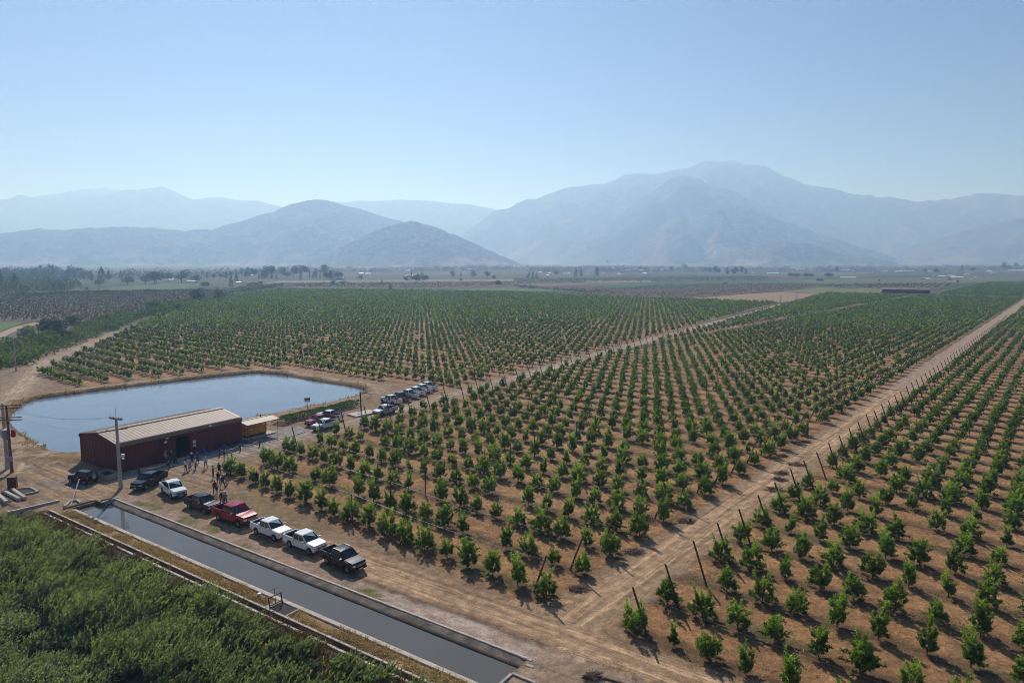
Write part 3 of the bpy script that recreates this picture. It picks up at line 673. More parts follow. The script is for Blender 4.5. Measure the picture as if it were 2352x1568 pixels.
def leaf_mesh(name, Q, m, tint=None):
    n = len(Q); V = Q.reshape(-1, 3); f = np.arange(n * 4).reshape(n, 4)
    t = np.repeat(rng.beta(1.6, 1.8, n) if tint is None else tint, 4)
    return mesh_np(name, V, f, [m], False, {'tint': ('FLOAT', t)})
PROTO = []
for k in range(10):
    h = [2.5, 2.8, 2.2, 2.6, 2.9, 2.3, 2.6, 2.0, 2.7, 1.7][k]; rx = [.98, .9, 1.05, .72, .82, 1.1, .95, .8, .66, .5][k]; up = [.62, .7, .5, .72, .8, .52, .6, .6, .82, .68][k]
    S = orchard_shoots(rx, h * .8, [40, 40, 42, 30, 34, 44, 40, 28, 26, 16][k], up)
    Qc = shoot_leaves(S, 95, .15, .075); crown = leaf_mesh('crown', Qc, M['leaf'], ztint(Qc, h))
    mb = MB(); nst = rng.integers(2, 5)
    mb.tube([(0, 0, -.08), (.02, .01, .25), (0, .02, .5)], [.05, .045, .035], 6)
    for j in range(nst + 3):
        p, d, l = S[rng.integers(len(S))]; q = p + d * l * .6
        mb.tube([(0, 0, .22 + .1 * rng.random()), tuple(p * .55 + np.array([0, 0, .2])), tuple(p), tuple(q)], [.03, .022, .014, .006], 5)
    tr = mb.build('trunk', M['bark']); trm = tr.data; bpy.data.objects.remove(tr); CHILD.clear() if False else None
    PROTO.append((crown, trm, h, ['full round', 'tall bushy', 'wide low', 'slim upright', 'tall upright', 'broad spreading', 'dense rounded', 'small round', 'narrow pointed', 'small sparse'][k], S))
# every planting place of the three blocks
pts = []
for k in range(0, 190):
    u = .3 + 5.6 * k
    for sgn, r0 in ((1, 5.6), (-1, 3.45)):
        n = np.arange(0, 210 if sgn < 0 else 130); r = sgn * (r0 + 3.03 * n)
        pts.append(np.stack([np.full(len(n), u), r, np.full(len(n), k), n], 1))
pts = np.concatenate(pts); u_, r_ = pts[:, 0].copy(), pts[:, 1].copy()
x_, y_ = UO[0] + u_ * UT[0] + r_ * UR[0], UO[1] + u_ * UT[1] + r_ * UR[1]
b_ = block_of(u_, r_)
b_ = np.where((b_ == 0) & (u_ > 640) & (r_ > -62) & (u_ < 1050) & (r_ < 60), 4, b_)
zc = y_ * math.cos(PITCH) + H * math.sin(PITCH); px_ = CX + F * x_ / np.maximum(zc, 1)
inv = (b_ > 0) & (y_ > 30) & (px_ > -60) & (px_ < 2420)
shx, shy = cdxy(75, 15)
pts, b_, x_, y_ = pts[inv], b_[inv], x_[inv], y_[inv]
gap = rng.random(len(pts)) < .035
pts, b_, x_, y_ = pts[~gap], b_[~gap], x_[~gap], y_[~gap]
x_ = x_ + rng.normal(0, .1, len(x_)); y_ = y_ + rng.normal(0, .1, len(y_))
dd = np.hypot(x_, y_); zc = y_ * math.cos(PITCH) + H * math.sin(PITCH)
px_ = CX + F * x_ / zc; py_ = CY + F * (H * math.cos(PITCH) - y_ * math.sin(PITCH)) / zc
seen = (px_ > -10) & (px_ < 2362) & (py_ < 1610)
order = np.argsort(np.where(seen, dd, 1e9)); NI = 300
solo = np.zeros(len(x_), bool); solo[order[:NI]] = True
# individual trees
per_row = {}
for i in np.nonzero(solo)[0]: per_row.setdefault((int(b_[i]), int(pts[i, 2])), []).append(i)
for (blk_, row), ids in per_row.items():
    ids.sort(key=lambda i: abs(pts[i, 1]))
    # count from the track among every tree of the row
    allr = [j for j in np.nonzero((b_ == blk_) & (pts[:, 2] == row))[0]]; allr.sort(key=lambda j: abs(pts[j, 1]))
    for i in ids:
        kth = allr.index(i) + 1; pk = int(rng.choice(10, p=[.15, .15, .13, .08, .1, .12, .14, .06, .04, .03])); crown, trm, h, adj, _ = PROTO[pk]
        side = 'right' if blk_ == 1 else 'left'
        t = thing('orchard_tree', f'{adj} orchard tree, {ordn(kth)} from the dirt track in {ordn(row + 1)} row on its {side}', 'tree',
                  (x_[i], y_[i], 0), rng.uniform(0, 6.28), 'young trees of the wired orchard')
        s = rng.uniform(.86, 1.22); t.scale = (s * rng.uniform(.88, 1.06), s * rng.uniform(.88, 1.06), s * 1.04)
        mobj('crown', crown, t); mobj('trunk', trm, t)
# the rest of the orchard: one object
LOD = []
for k in range(8):
    S = PROTO[k][4]
    a = shoot_leaves(S, 8, .38, .21); bq = shoot_leaves(S[:26], 3, .62, .4)
    c = shoot_leaves(S[:18], 1, 1.0, .75)
    LOD.append((a, bq, c))
def scatter(x, y, dist_, lods, cuts, smin, smax):
    out = []; tn = []
    pk = rng.integers(0, len(lods), len(x)); ang = rng.uniform(0, 6.28, len(x)); sc = rng.uniform(smin, smax, len(x)); hue = rng.beta(2, 2, len(x))
    lv = np.digitize(dist_, cuts)
    for k in range(len(lods)):
        for l in range(len(cuts) + 1):
            s = np.nonzero((pk == k) & (lv == l))[0]
            if not len(s): continue
            Q = lods[k][l]; c, n = np.cos(ang[s])[:, None, None], np.sin(ang[s])[:, None, None]
            R_ = np.stack([Q[None, :, :, 0] * c - Q[None, :, :, 1] * n, Q[None, :, :, 0] * n + Q[None, :, :, 1] * c, np.broadcast_to(Q[None, :, :, 2], (len(s),) + Q.shape[:2])], -1)
            R_ = R_ * sc[s][:, None, None, None] * np.array([.82, .82, 1.02]); R_[..., 0] += x[s][:, None, None]; R_[..., 1] += y[s][:, None, None]
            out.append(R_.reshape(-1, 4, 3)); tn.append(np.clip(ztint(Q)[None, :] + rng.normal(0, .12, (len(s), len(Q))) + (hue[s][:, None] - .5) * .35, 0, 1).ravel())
    return np.concatenate(out), np.concatenate(tn)
rest = ~solo
Q, tn = scatter(x_[rest], y_[rest], dd[rest], LOD, [170, 330], .9, 1.18)
print('orchard stuff trees', rest.sum(), 'leaf faces', len(Q))
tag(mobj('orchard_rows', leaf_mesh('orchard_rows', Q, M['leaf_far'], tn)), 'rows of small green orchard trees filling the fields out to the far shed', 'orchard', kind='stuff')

# ------------------------------------------------------------------ trellis posts and wires
def post_mesh(lean, h, rad):
    mb = MB(); mb.tube([(0, 0, -.15), (lean * .5, 0, h * .5), (lean, 0, h)], [rad * 1.08, rad, rad * .92], 8); o = mb.build('trellis_post', M['wood']); me = o.data; bpy.data.objects.remove(o); return me
PM = post_mesh(1.45, 3.75, .09); PU = post_mesh(.08, 3.3, .07)
ra = math.atan2(UR[1], UR[0])
def post(u, r, me, rz, label):
    x, y = urxy(u, r); o = mobj('trellis_post', me, None, (x, y, 0), rz); o.scale.z = rng.uniform(.95, 1.05)
    tag(o, label, 'post', 'timber posts of the orchard trellis')
for k in range(64):
    post(.3 + 5.55 * k, 6.75 - .3 * min(1, k / 8), PM, ra + math.pi + rng.normal(0, .05), f'timber end post leaning left over right edge of dirt track, {ordn(k + 1)} from the front')
for k in range(44):
    post(.4 + 5.6 * k, -4.7, PM, ra + rng.normal(0, .05), f'timber end post leaning right at left edge of dirt track, {ordn(k + 1)} from the front')
for k in range(2, 40):
    u = 1.4 + 5.6 * k; r = lroad_r(u) + (5.6 + max(0, (24 - u) / 24 * 3)); post(u, r, PM, ra + math.pi + rng.normal(0, .05), f'timber end post leaning left beside the pond-side orchard road, {ordn(k - 1)} from the shed end')
for k in range(14, 40):
    u = 1.4 + 5.6 * k; post(u, lroad_r(u) - 5.2, PM, ra + rng.normal(0, .05), f'timber end post on the far side of the orchard road, {ordn(k - 13)} from the parked trucks')
for k in range(22):
    post(.3 + 5.6 * k, -30.6, PU, rng.uniform(0, 6), f'upright inner timber post amid middle block trees, {ordn(k + 1)} row back from canal road')
for k in range(4, 15):
    post(.3 + 5.6 * k, 33., PU, rng.uniform(0, 6), f'upright inner timber post right of dirt track, {ordn(k + 1)} row back from canal road')
def wire(pts, rad, label, m=M['wire'], name='trellis_wire', group='wires strung along the orchard rows', cat='wire'):
    mb = MB(); mb.tube(pts, rad, 4); return tag(mb.build(name, m), label, cat, group)
for k in range(26):
    u = .3 + 5.6 * k; a = urxy(u, -5.0); b = urxy(u, -30.6); c_ = urxy(u, max(lroad_r(u) + 5.6, -62 - .2 * u) if k < 1 else lroad_r(u) + 6)
    z = 3.25
    wire([(*urxy(u, -3.4), 3.4)] + [(*urxy(u, r), z - .28 * math.sin((r + 4) / -26.6 * math.pi)) for r in np.linspace(-5, -30.6, 6)] + [(*urxy(u, r), z - .25 * math.sin((r + 30.6) / (-30) * math.pi)) for r in np.linspace(-34, -58, 5)], .0035,
         f'thin bright wire above {ordn(k + 1)} tree row back from canal road, left of dirt track')
for k in range(14):
    u = .3 + 5.55 * k
    wire([(*urxy(u, r), z - .3 * abs(math.sin((r - 5.4) / 27.6 * math.pi))) for r in np.linspace(5.5, 60.6, 13)], .0035, f'thin wire above {ordn(k + 1)} tree row back from canal road, right of dirt track')
# ------------------------------------------------------------------ scrub, straw, hedge
M['scrub'] = leafmat('feathery_scrub', (.085, .108, .068), (.345, .37, .25), .75, .36, .03)
M['scrub_pale'] = leafmat('pale_scrub', (.085, .11, .08), (.34, .375, .29), .65, .32, .1)
M['scrub_dry'] = leafmat('dry_scrub', (.12, .075, .04), (.36, .22, .105), .8, .1, .1)
M['straw'] = leafmat('dry_straw', (.27, .17, .09), (.62, .44, .24), .7, .15, .15)
M['hedge'] = leafmat('hedge_leaf', (.03, .08, .025), (.11, .19, .06), .5, .2, .3)
M['far_green'] = leafmat('far_foliage', (.022, .042, .02), (.07, .10, .04), .7, .2, .1)
M['far_olive'] = leafmat('far_olive_foliage', (.05, .085, .028), (.19, .26, .075), .7, .2, .1)
M['mid_green'] = leafmat('mid_green_foliage', (.032, .056, .024), (.11, .15, .052), .7, .2, .1)
M['vine'] = leafmat('vine_leaf', (.075, .07, .052), (.14, .125, .09), .7, .15, .1)
def ground_z(x, y):
    c, d = xycd(x, y); low = sstep(-7.4, -12.5, d) * (1 - sstep(64, 72, c))
    return -low * 2.1 - 1.6 * sstep(-13, -17, d) * sstep(-70, -40, c) * (1 - sstep(66, 76, c))
WIND = np.array([.80, .38, .18])
def plumes(xs, ys, hs, nst, nlf, Ln, W, spread=.8, wind=.6, z0=None):
    out = []; tint = []
    for x, y, h in zip(xs, ys, hs):
        zb = (ground_z(x, y) if z0 is None else z0)
        a = rng.uniform(0, 2 * math.pi, nst); tl = rng.uniform(.1, 1., nst) * spread
        d0 = np.stack([np.cos(a) * tl, np.sin(a) * tl, np.ones(nst)], 1); d0 /= np.linalg.norm(d0, axis=1, keepdims=True)
        ln = h * rng.uniform(.7, 1.15, nst)
        t = (np.arange(nlf) + .5) / nlf; t = .25 + .75 * t
        P0 = np.array([x, y, zb]) + np.stack([rng.normal(0, .3, nst), rng.normal(0, .3, nst), np.zeros(nst)], 1)
        p = P0[:, None] + d0[:, None] * (ln[:, None] * t)[..., None] + WIND * wind * (ln[:, None] * t ** 2.2)[..., None]
        dr = d0[:, None] * .6 + WIND * wind * (2.0 * t[None, :, None]) + rng.normal(0, .28, p.shape)
        p = p.reshape(-1, 3); dr = dr.reshape(-1, 3); n = len(p)
        out.append(leaf_arrays(p, dr, rdir(n, .0, 1.), Ln * rng.uniform(.7, 1.3, n), W))
        tint.append(np.clip(rng.beta(1.5, 2, n) * .55 + np.tile(t, nst) * .35 + rng.uniform(-.1, .12), 0, 1))
    return np.concatenate(out), np.concatenate(tint)
# big bed of feathery scrub below the ditch
n = 2600; cs = rng.uniform(-12, 74, n); ds = rng.uniform(-36, -7.6, n)
xs, ys = cdxy(cs, ds)
lowl = poly_sd([G(*p) for p in [(-100, 1290), (0, 1310), (110, 1350), (190, 1440), (300, 1480), (420, 1560), (440, 1700), (-300, 1700)]], xs, ys)
edge_ = -8.2 - 1.1 * (vnoise(cs * .22, cs * 0, 5) - .2) - sstep(20, 45, cs) * .5 - sstep(52, 62, cs) * 1.2 + sstep(14, 0, cs) * 1.2
dens = rng.random(n) < .9
keep = (ds < edge_) & dens & (ys > 25)
# keep the road at the left clear
lx, ly = G(0, 1186); keep &= cs < 69.5 - np.abs(ds) * .05
a = keep & (lowl < 0); hh = rng.uniform(1.4, 2.4, n) * (.5 + .9 * vnoise(cs * .28, ds * .28, 9)) * (.55 + .45 * sstep(-8.5, -12, ds))
Q1, t1 = plumes(xs[a], ys[a], hh[a] * 1.08, 24, 12, .30, .10, .95, .36)
t1 = np.clip(t1 * .8 + .35 * (np.repeat(rng.random(a.sum()), 24 * 12) - .35), 0, 1)
tag(mobj('scrub_thicket', leaf_mesh('scrub_thicket', Q1, M['scrub'], t1)), 'wind-swept dark green feathery thicket below the concrete ditch', 'thicket', kind='stuff')
b2 = keep & (lowl >= -.8)
Q2, t2 = plumes(xs[b2], ys[b2], hh[b2] * .8, 26, 7, .26, .15, 1.1, .2)
tag(mobj('pale_scrub_thicket', leaf_mesh('pale_scrub_thicket', Q2, M['scrub_pale'], t2)), 'paler grey-green rounded scrub in the bottom left corner', 'thicket', kind='stuff')
n = 420; cs = rng.uniform(-8, 62, n); ds = -7.6 - rng.random(n) ** 1.4 * 3.0; xs, ys = cdxy(cs, ds); k = vnoise(cs * .3, ds * .8, 15) > .33
Q3, t3 = plumes(xs[k], ys[k], rng.uniform(.25, .7, k.sum()), 14, 5, .3, .06, 1.3, .25)
tag(mobj('dry_weeds', leaf_mesh('dry_weeds', Q3, M['scrub_dry'], t3)), 'brown dry weeds along the outer side of the ditch', 'weeds', kind='stuff')
# straw
n = 11000; cs = rng.uniform(-3, 59.5, n); ds = rng.uniform(-6.2, -4.95, n); k = (vnoise(cs * .5, ds * 1.2, 18) > .3) & ~((cs > 18.2) & (cs < 21.2)); cs, ds = cs[k], ds[k]; xs, ys = cdxy(cs, ds); n = len(xs)
D_ = np.stack([rng.normal(.1, .6, n), rng.normal(-.1, .6, n), rng.uniform(.05, .8, n)], 1)
C_ = np.stack([xs, ys, rng.uniform(0, .16, n)], 1)
QS = leaf_arrays(C_, D_, rdir(n, .2, 1), rng.uniform(.2, .6, n), .045)
tag(mobj('dry_straw', leaf_mesh('dry_straw', QS, M['straw'])), 'golden dry straw lying between the canal and the ditch', 'straw', kind='stuff')
# dry grass round the pond rim
per = []
for (x0, y0), (x1, y1) in zip(POND, POND[1:] + POND[:1]):
    l = math.hypot(x1 - x0, y1 - y0)
    for j in range(int(l * 14)):
        t = rng.random(); o = rng.normal(0, .5); nx, ny = (y1 - y0) / l, -(x1 - x0) / l
        per.append((x0 + (x1 - x0) * t, y0 + (y1 - y0) * t, nx, ny))
per = np.array(per); cxp = per[:, 0] - pc[0]; cyp = per[:, 1] - pc[1]; sg = np.sign(per[:, 2] * cxp + per[:, 3] * cyp); off = rng.uniform(.3, 2.6, len(per)) * sg
gx = per[:, 0] + per[:, 2] * off; gy = per[:, 1] + per[:, 3] * off; cc_, dd_ = xycd(gx, gy)
k = (vnoise(gx * .25, gy * .25, 30) > .36) & ~((cc_ > 68.5) & (cc_ < 83) & (dd_ > 3) & (dd_ < 36)); gx, gy = gx[k], gy[k]; n = len(gx)
D_ = np.stack([rng.normal(.1, .35, n), rng.normal(0, .35, n), rng.uniform(.4, 1, n)], 1)
tag(mobj('bank_grass', leaf_mesh('bank_grass', leaf_arrays(np.stack([gx, gy, np.full(n, .12)], 1), D_, rdir(n, -.2, .6), rng.uniform(.5, 1.2, n), .17), M['straw'], rng.beta(1.3, 2.4, n))), 'tufts of dry brown grass round the pond edge', 'grass', kind='stuff')
# weeds and dry tussocks in the orchard floor
n = 42000; us = rng.uniform(-1, 70, n); rs = rng.uniform(-75, 60, n); bb = block_of(us, rs); ph = np.abs(((us - .3 + 2.8) % 5.6) - 2.8)
k = (bb > 0) & (vnoise(us * .45, rs * .45, 40) > .42) & ((rs < -2.6) | (rs > 4.6)); us, rs, ph = us[k], rs[k], ph[k]; n = len(us); xs = UO[0] + us * UT[0] + rs * UR[0]; ys = UO[1] + us * UT[1] + rs * UR[1]
D_ = np.stack([rng.normal(0, .7, n), rng.normal(0, .7, n), rng.uniform(.1, .7, n)], 1)
tag(mobj('orchard_dry_grass', leaf_mesh('orchard_dry_grass', leaf_arrays(np.stack([xs, ys, np.full(n, .0)], 1), D_, rdir(n, .1, 1), rng.uniform(.12, .4, n), .05), M['straw'], rng.beta(1.2, 2.2, n) * .8)), 'short dry orange grass between the orchard rows', 'grass', kind='stuff')
n = 2600; us = rng.uniform(-1, 75, n); us = .3 + 5.6 * np.round((us - .3) / 5.6) + rng.normal(0, .8, n); rs = rng.uniform(-70, 60, n); bb = block_of(us, rs)
k = (bb > 0) & (vnoise(us * .2, rs * .2, 41) > .55); us, rs = us[k], rs[k]; xs = UO[0] + us * UT[0] + rs * UR[0]; ys = UO[1] + us * UT[1] + rs * UR[1]
Qw, tw = plumes(xs, ys, rng.uniform(.15, .4, len(xs)), 6, 3, .2, .08, 1.4, .1, z0=0.)
tag(mobj('green_weeds', leaf_mesh('green_weeds', Qw, M['scrub'], tw)), 'low green weeds under the orchard rows', 'weeds', kind='stuff')
# clipped hedge by the pond
HP = [G(*p) for p in [(640, 975), (665, 966), (720, 955), (770, 943), (812, 932)]]
out = []
for (x0, y0), (x1, y1) in zip(HP[:-1], HP[1:]):
    n = int(math.hypot(x1 - x0, y1 - y0) * 330); t = rng.random(n); w = rng.uniform(-1, 1, n); l = math.hypot(x1 - x0, y1 - y0)
    hw = 1.75; hz = 1.15 * np.sqrt(np.clip(1 - np.abs(w) ** 3, .05, 1)) * (.85 + .3 * vnoise(x0 + t * l, w * 2, 50)) * rng.uniform(.75, 1.0, n)
    out.append(np.stack([x0 + (x1 - x0) * t - (y1 - y0) / l * w * hw, y0 + (y1 - y0) * t + (x1 - x0) / l * w * hw, hz], 1))
C_ = np.concatenate(out); n = len(C_)
hd = leaf_mesh('hedge', leaf_arrays(C_, rdir(n, 0, 1), rdir(n, .2, 1), .26, .16), M['hedge'])
tag(mobj('hedge', hd), 'long low dark green hedge between the pond and the parked trucks', 'hedge')

# ------------------------------------------------------------------ left scrub band, vines, woods, field hedges (all far masses)
def blobs(name, polys, m, n, hmin, hmax, lf, label, cat, per=26, seed=0, flat=.8):
    X_ = []; 
    for pl, frac in polys:
        pg = [G(*p) for p in pl]; bx = [p[0] for p in pg]; by = [p[1] for p in pg]
        need = int(n * frac); got = 0
        while got < need:
            x = rng.uniform(min(bx), max(bx), need * 3); y = rng.uniform(min(by), max(by), need * 3); k = poly_sd(pg, x, y) > 0
            x, y = x[k][:need - got], y[k][:need - got]; X_.append(np.stack([x, y], 1)); got += len(x)
            if not len(x): break
    X_ = np.concatenate(X_); n = len(X_); h = rng.uniform(hmin, hmax, n) * (.6 + .8 * vnoise(X_[:, 0] * .05, X_[:, 1] * .05, seed))
    d = rdir(n * per, -.1, 1.).reshape(n, per, 3); rr = rng.uniform(.72, 1.0, (n, per))[..., None]
    base = np.stack([X_[:, 0], X_[:, 1], np.zeros(n)], 1)[:, None]
    p = base + d * rr * np.stack([h * flat, h * flat, h], 1)[:, None]
    Q = leaf_arrays(p.reshape(-1, 3), d.reshape(-1, 3) * .5 + rdir(n * per, -.3, .8), rdir(n * per, .1, 1), np.repeat(h, per) * lf, np.repeat(h, per) * lf * .6)
    t = np.clip(np.repeat(rng.beta(1.2, 1.6, n), per) * .7 + d.reshape(-1, 3)[:, 2] * .25 + rng.random(n * per) * .3, 0, 1)
    return tag(mobj(name, leaf_mesh(name, Q, m, t)), label, cat, kind='stuff')
blobs('green_scrub_band', [([(-60, 850), (-60, 805), (0, 795), (100, 770), (140, 772), (200, 745), (330, 722), (410, 697), (440, 702), (335, 728), (250, 765), (180, 790), (100, 822), (40, 845)], .75), ([(400, 700), (460, 686), (560, 664), (620, 656), (640, 660), (540, 676), (450, 697)], .25)], M['far_olive'], 800, 1.0, 3.6, .35,
      'band of green scrub between the vineyard and the left dirt track', 'scrub', 40, 3)
blobs('scrub_wood', [([(-80, 683), (-80, 645), (50, 642), (120, 645), (176, 652), (180, 668), (120, 672), (20, 678)], 1.)], M['mid_green'], 330, 5, 9, .3, 'mass of rounded light green trees beyond the vineyard at far left', 'wood', 44, 4)
blobs('dark_wood', [([(-80, 644), (-80, 634), (60, 632), (200, 633), (205, 644), (100, 645)], 1.)], M['far_green'], 170, 10, 18, .15, 'dark wood of tall trees at far left below the hill', 'wood', 110, 5, .45)
blobs('field_hedge', [([(20, 680), (200, 672), (440, 667.2), (470, 664.5), (471, 666.5), (440, 669), (200, 674), (20, 682.5)], 1.)], M['far_green'], 420, 1.5, 2.6, .4, 'dark hedge line along the far edge of the vineyard', 'hedge', 18, 6)
blobs('valley_tree_belt', [([(190, 640), (330, 641), (500, 636), (760, 628), (760, 623), (500, 628), (190, 634)], .2), ([(760, 624), (1000, 619), (1180, 616), (1180, 621), (1000, 625), (760, 630)], .2), ([(1180, 617), (1350, 616), (1500, 617), (1764, 619), (1764, 624), (1500, 628), (1250, 626), (1180, 624)], .34), ([(1764, 619), (2000, 616), (2352, 612), (2352, 622), (2100, 626), (1900, 627), (1764, 626)], .26)],
      M['far_green'], 2000, 5, 14, .2, 'belts of dark trees across the far valley floor', 'wood', 34, 7)
blobs('field_bushes', [([(470, 668), (560, 660), (700, 655), (900, 652.5), (900, 655), (700, 658), (560, 668)], .4), ([(1180, 656), (1330, 668), (1400, 671), (1400, 673), (1320, 671.5), (1180, 660)], .25), ([(1180, 651), (1480, 646), (1764, 640), (1764, 642), (1480, 648), (1180, 653)], .35)], M['far_green'], 520, 1., 3.2, .4, 'scattered low bushes along the field boundaries', 'bushes', 16, 8)
def rows(name, poly, spacing, ang, step, h, w, m, label, cat, lf=3, jit=.3):
    pg = [G(*p) for p in poly]; c, s = math.cos(ang), math.sin(ang); P_ = np.array(pg); ru = P_[:, 0] * c + P_[:, 1] * s; rv = -P_[:, 0] * s + P_[:, 1] * c
    a, b_ = np.meshgrid(np.arange(ru.min(), ru.max(), step), np.arange(rv.min(), rv.max(), spacing)); a = a.ravel() + rng.normal(0, jit, a.size); b_ = b_.ravel()
    x = a * c - b_ * s; y = a * s + b_ * c; k = poly_sd(pg, x, y) > 0; x, y = x[k], y[k]; n = len(x)
    C_ = np.stack([x, y, np.zeros(n)], 1)[:, None] + np.stack([rng.normal(0, w, (n, lf)), rng.normal(0, w, (n, lf)), rng.uniform(.15, .8, (n, lf)) * h], -1)
    N_ = n * lf; Q = leaf_arrays(C_.reshape(-1, 3), rdir(N_, 0, 1), rdir(N_, .1, 1), h * .7, h * .45); print(name, N_)
    return tag(mobj(name, leaf_mesh(name, Q, m)), label, cat, kind='stuff')
rows('vine_rows', FIELDS[0][1], 3.6, math.radians(-8), 1.5, 1.7, .25, M['vine'], 'dark low vine rows of the vineyard on the left', 'vines', 2)
rows('young_orchard_rows', FIELDS[3][1], 7, math.radians(60), 3.5, 2.0, .35, M['vine'], 'faint rows of young trees on the brown field behind the orchard', 'young trees', 2)
rows('young_tree_rows', FIELDS[6][1], 7, math.radians(52), 3.2, 1.8, .35, M['vine'], 'rows of small dark saplings on the ploughed brown field', 'young trees', 2)
rows('far_orchard_rows', FIELDS[12][1], 7, math.radians(55), 4, 2.2, .4, M['far_green'], 'dark orchard rows behind the long far shed', 'orchard', 2)
rows('far_field_rows', [(1180, 650), (1345, 648.5), (1500, 645), (1764, 640), (1764, 636), (1180, 641)], 12, math.radians(50), 6, 2.4, .5, M['far_green'], 'fine dark rows on the fields beyond the teal crop', 'orchard', 2)

# ------------------------------------------------------------------ far trees one can tell apart
def crown_unit(kind, n, seed):
    d = rdir(n, -1, 1); rr = rng.uniform(.55, 1.0, n)[:, None] ** .5
    if kind == 'poplar':
        z = rng.uniform(0.04, 1, n); r = .5 * np.sin(np.clip(z * 1.02 + .08, 0, 1) ** .75 * math.pi) ** .7; a = rng.uniform(0, 6.28, n); q = np.sqrt(rng.uniform(.3, 1, n))
        p = np.stack([np.cos(a) * r * q, np.sin(a) * r * q, z], 1); d = np.stack([np.cos(a) * .4, np.sin(a) * .4, np.ones(n)], 1); s = .15
    elif kind == 'cone':
        z = rng.uniform(0.06, 1, n) ** 1.3; r = .5 * (1 - z) ** .8 + .03; a = rng.uniform(0, 6.28, n); q = np.sqrt(rng.uniform(.25, 1, n)); p = np.stack([np.cos(a) * r * q, np.sin(a) * r * q, z], 1); d = np.stack([np.cos(a), np.sin(a), .3 * np.ones(n)], 1); s = .17
    elif kind == 'gum':                                              # tall, broken crown in clumps over a bare stem
        cl = np.stack([rng.uniform(-.3, .3, 9), rng.uniform(-.3, .3, 9), rng.uniform(.35, .95, 9)], 1); pick = rng.integers(0, 9, n); p = cl[pick] + d * rr * np.array([.2, .2, .13]); s = .10
    else:
        cl = rdir(8, -.3, 1) * np.array([.27, .27, .24]) + np.array([0, 0, .56]); pick = rng.integers(0, 8, n); p = cl[pick] + d * rr * np.array([.24, .24, .22]); s = .115
        p[:, 2] = np.clip(p[:, 2], .06, 1)
    q = leaf_arrays(p, d + rdir(n, -.4, .6) * .7, rdir(n, .1, 1), s * rng.uniform(.7, 1.3, n), s * .6)
    t = np.clip(.15 + .45 * p[:, 2] + rng.uniform(-.25, .3, n), 0, 1)
    return q, t
CROWN = {}
for kd, n in (('poplar', 330), ('cone', 260), ('gum', 620), ('round', 620)):
    CROWN[kd] = []
    for s_ in range(3):
        q, t = crown_unit(kd, n, s_); mm = M['far_olive'] if (kd == 'round' and s_ == 2) else M['far_green']
        mb = MB(); mb.tube([(0, 0, -.01), (.01, 0, .3), (0, 0, .62)], [.035, .028, .012], 6); o = mb.build('trunk', M['bark']); tm = o.data; bpy.data.objects.remove(o)
        CROWN[kd].append((leaf_mesh('crown', q, mm, t), tm))
def A_(l, fx, fy): return [(fx(a), fy(b), fy(c), d, k) for a, b, c, d, k in l]
FT = []
FT += A_([(30, 700, 478, 45, 'poplar'), (205, 692, 508, 85, 'poplar'), (915, 582, 455, 35, 'poplar'), (1230, 585, 458, 50, 'poplar'), (1372, 588, 415, 85, 'poplar'), (1465, 580, 450, 45, 'poplar'), (1630, 560, 452, 40, 'poplar'), (1685, 540, 442, 40, 'poplar'), (1745, 540, 457, 40, 'poplar'), (1340, 655, 560, 145, 'olive'), (1165, 702, 664, 42, 'round'), (1715, 634, 535, 150, 'round'), (1955, 628, 520, 110, 'round'), (2080, 618, 470, 180, 'round')], lambda a: a * .1709, lambda b: 545.5 + b * .1709)
zb = lambda a: 344.5 + a * .1953
zy = lambda b: 574.2 + b * .1953
FT += A_([(75, 388, 265, 160, 'round'), (225, 372, 280, 90, 'round'), (372, 382, 250, 175, 'gum'), (545, 388, 298, 110, 'round'), (675, 338, 255, 28, 'poplar'), (750, 342, 280, 40, 'round'), (840, 335, 278, 55, 'round'), (898, 340, 260, 32, 'poplar'), (957, 432, 268, 36, 'cone'), (1018, 378, 290, 42, 'poplar'), (1020, 303, 240, 50, 'gum'), (1075, 308, 216, 50, 'gum'), (1128, 342, 258, 40, 'round'), (1150, 338, 213, 60, 'gum'), (1203, 337, 223, 40, 'gum'), (1240, 332, 232, 45, 'gum'), (1283, 347, 288, 30, 'poplar'), (1330, 347, 250, 40, 'poplar'), (1345, 320, 196, 70, 'gum'), (1365, 342, 268, 30, 'poplar'), (1398, 340, 205, 75, 'gum'), (1430, 342, 270, 30, 'poplar'), (1455, 322, 196, 75, 'gum'), (1492, 342, 288, 32, 'cone'), (1552, 322, 210, 75, 'gum'), (1615, 325, 262, 90, 'round'), (1690, 322, 205, 60, 'gum'), (1728, 322, 190, 75, 'gum'), (1772, 360, 238, 28, 'poplar'), (1800, 318, 193, 85, 'gum'), (1850, 318, 205, 70, 'gum'), (1880, 337, 243, 16, 'poplar'), (1920, 335, 250, 18, 'poplar'), (1952, 332, 228, 35, 'poplar'), (2003, 335, 245, 20, 'poplar'), (2050, 325, 188, 75, 'gum'), (2080, 350, 260, 90, 'round'), (2122, 350, 244, 35, 'poplar'), (2145, 348, 250, 24, 'poplar'), (2212, 348, 264, 105, 'round'),
           (650, 446, 378, 85, 'round'), (1200, 436, 382, 130, 'round'), (1300, 405, 368, 55, 'round'), (557, 592, 475, 150, 'round'), (812, 586, 478, 130, 'gum'), (1135, 482, 442, 42, 'round'), (1212, 498, 455, 60, 'olive'), (2157, 402, 358, 62, 'olive'), (2280, 402, 364, 90, 'olive'), (1466, 422, 388, 75, 'olive'), (1552, 418, 385, 65, 'olive')], zb, zy)
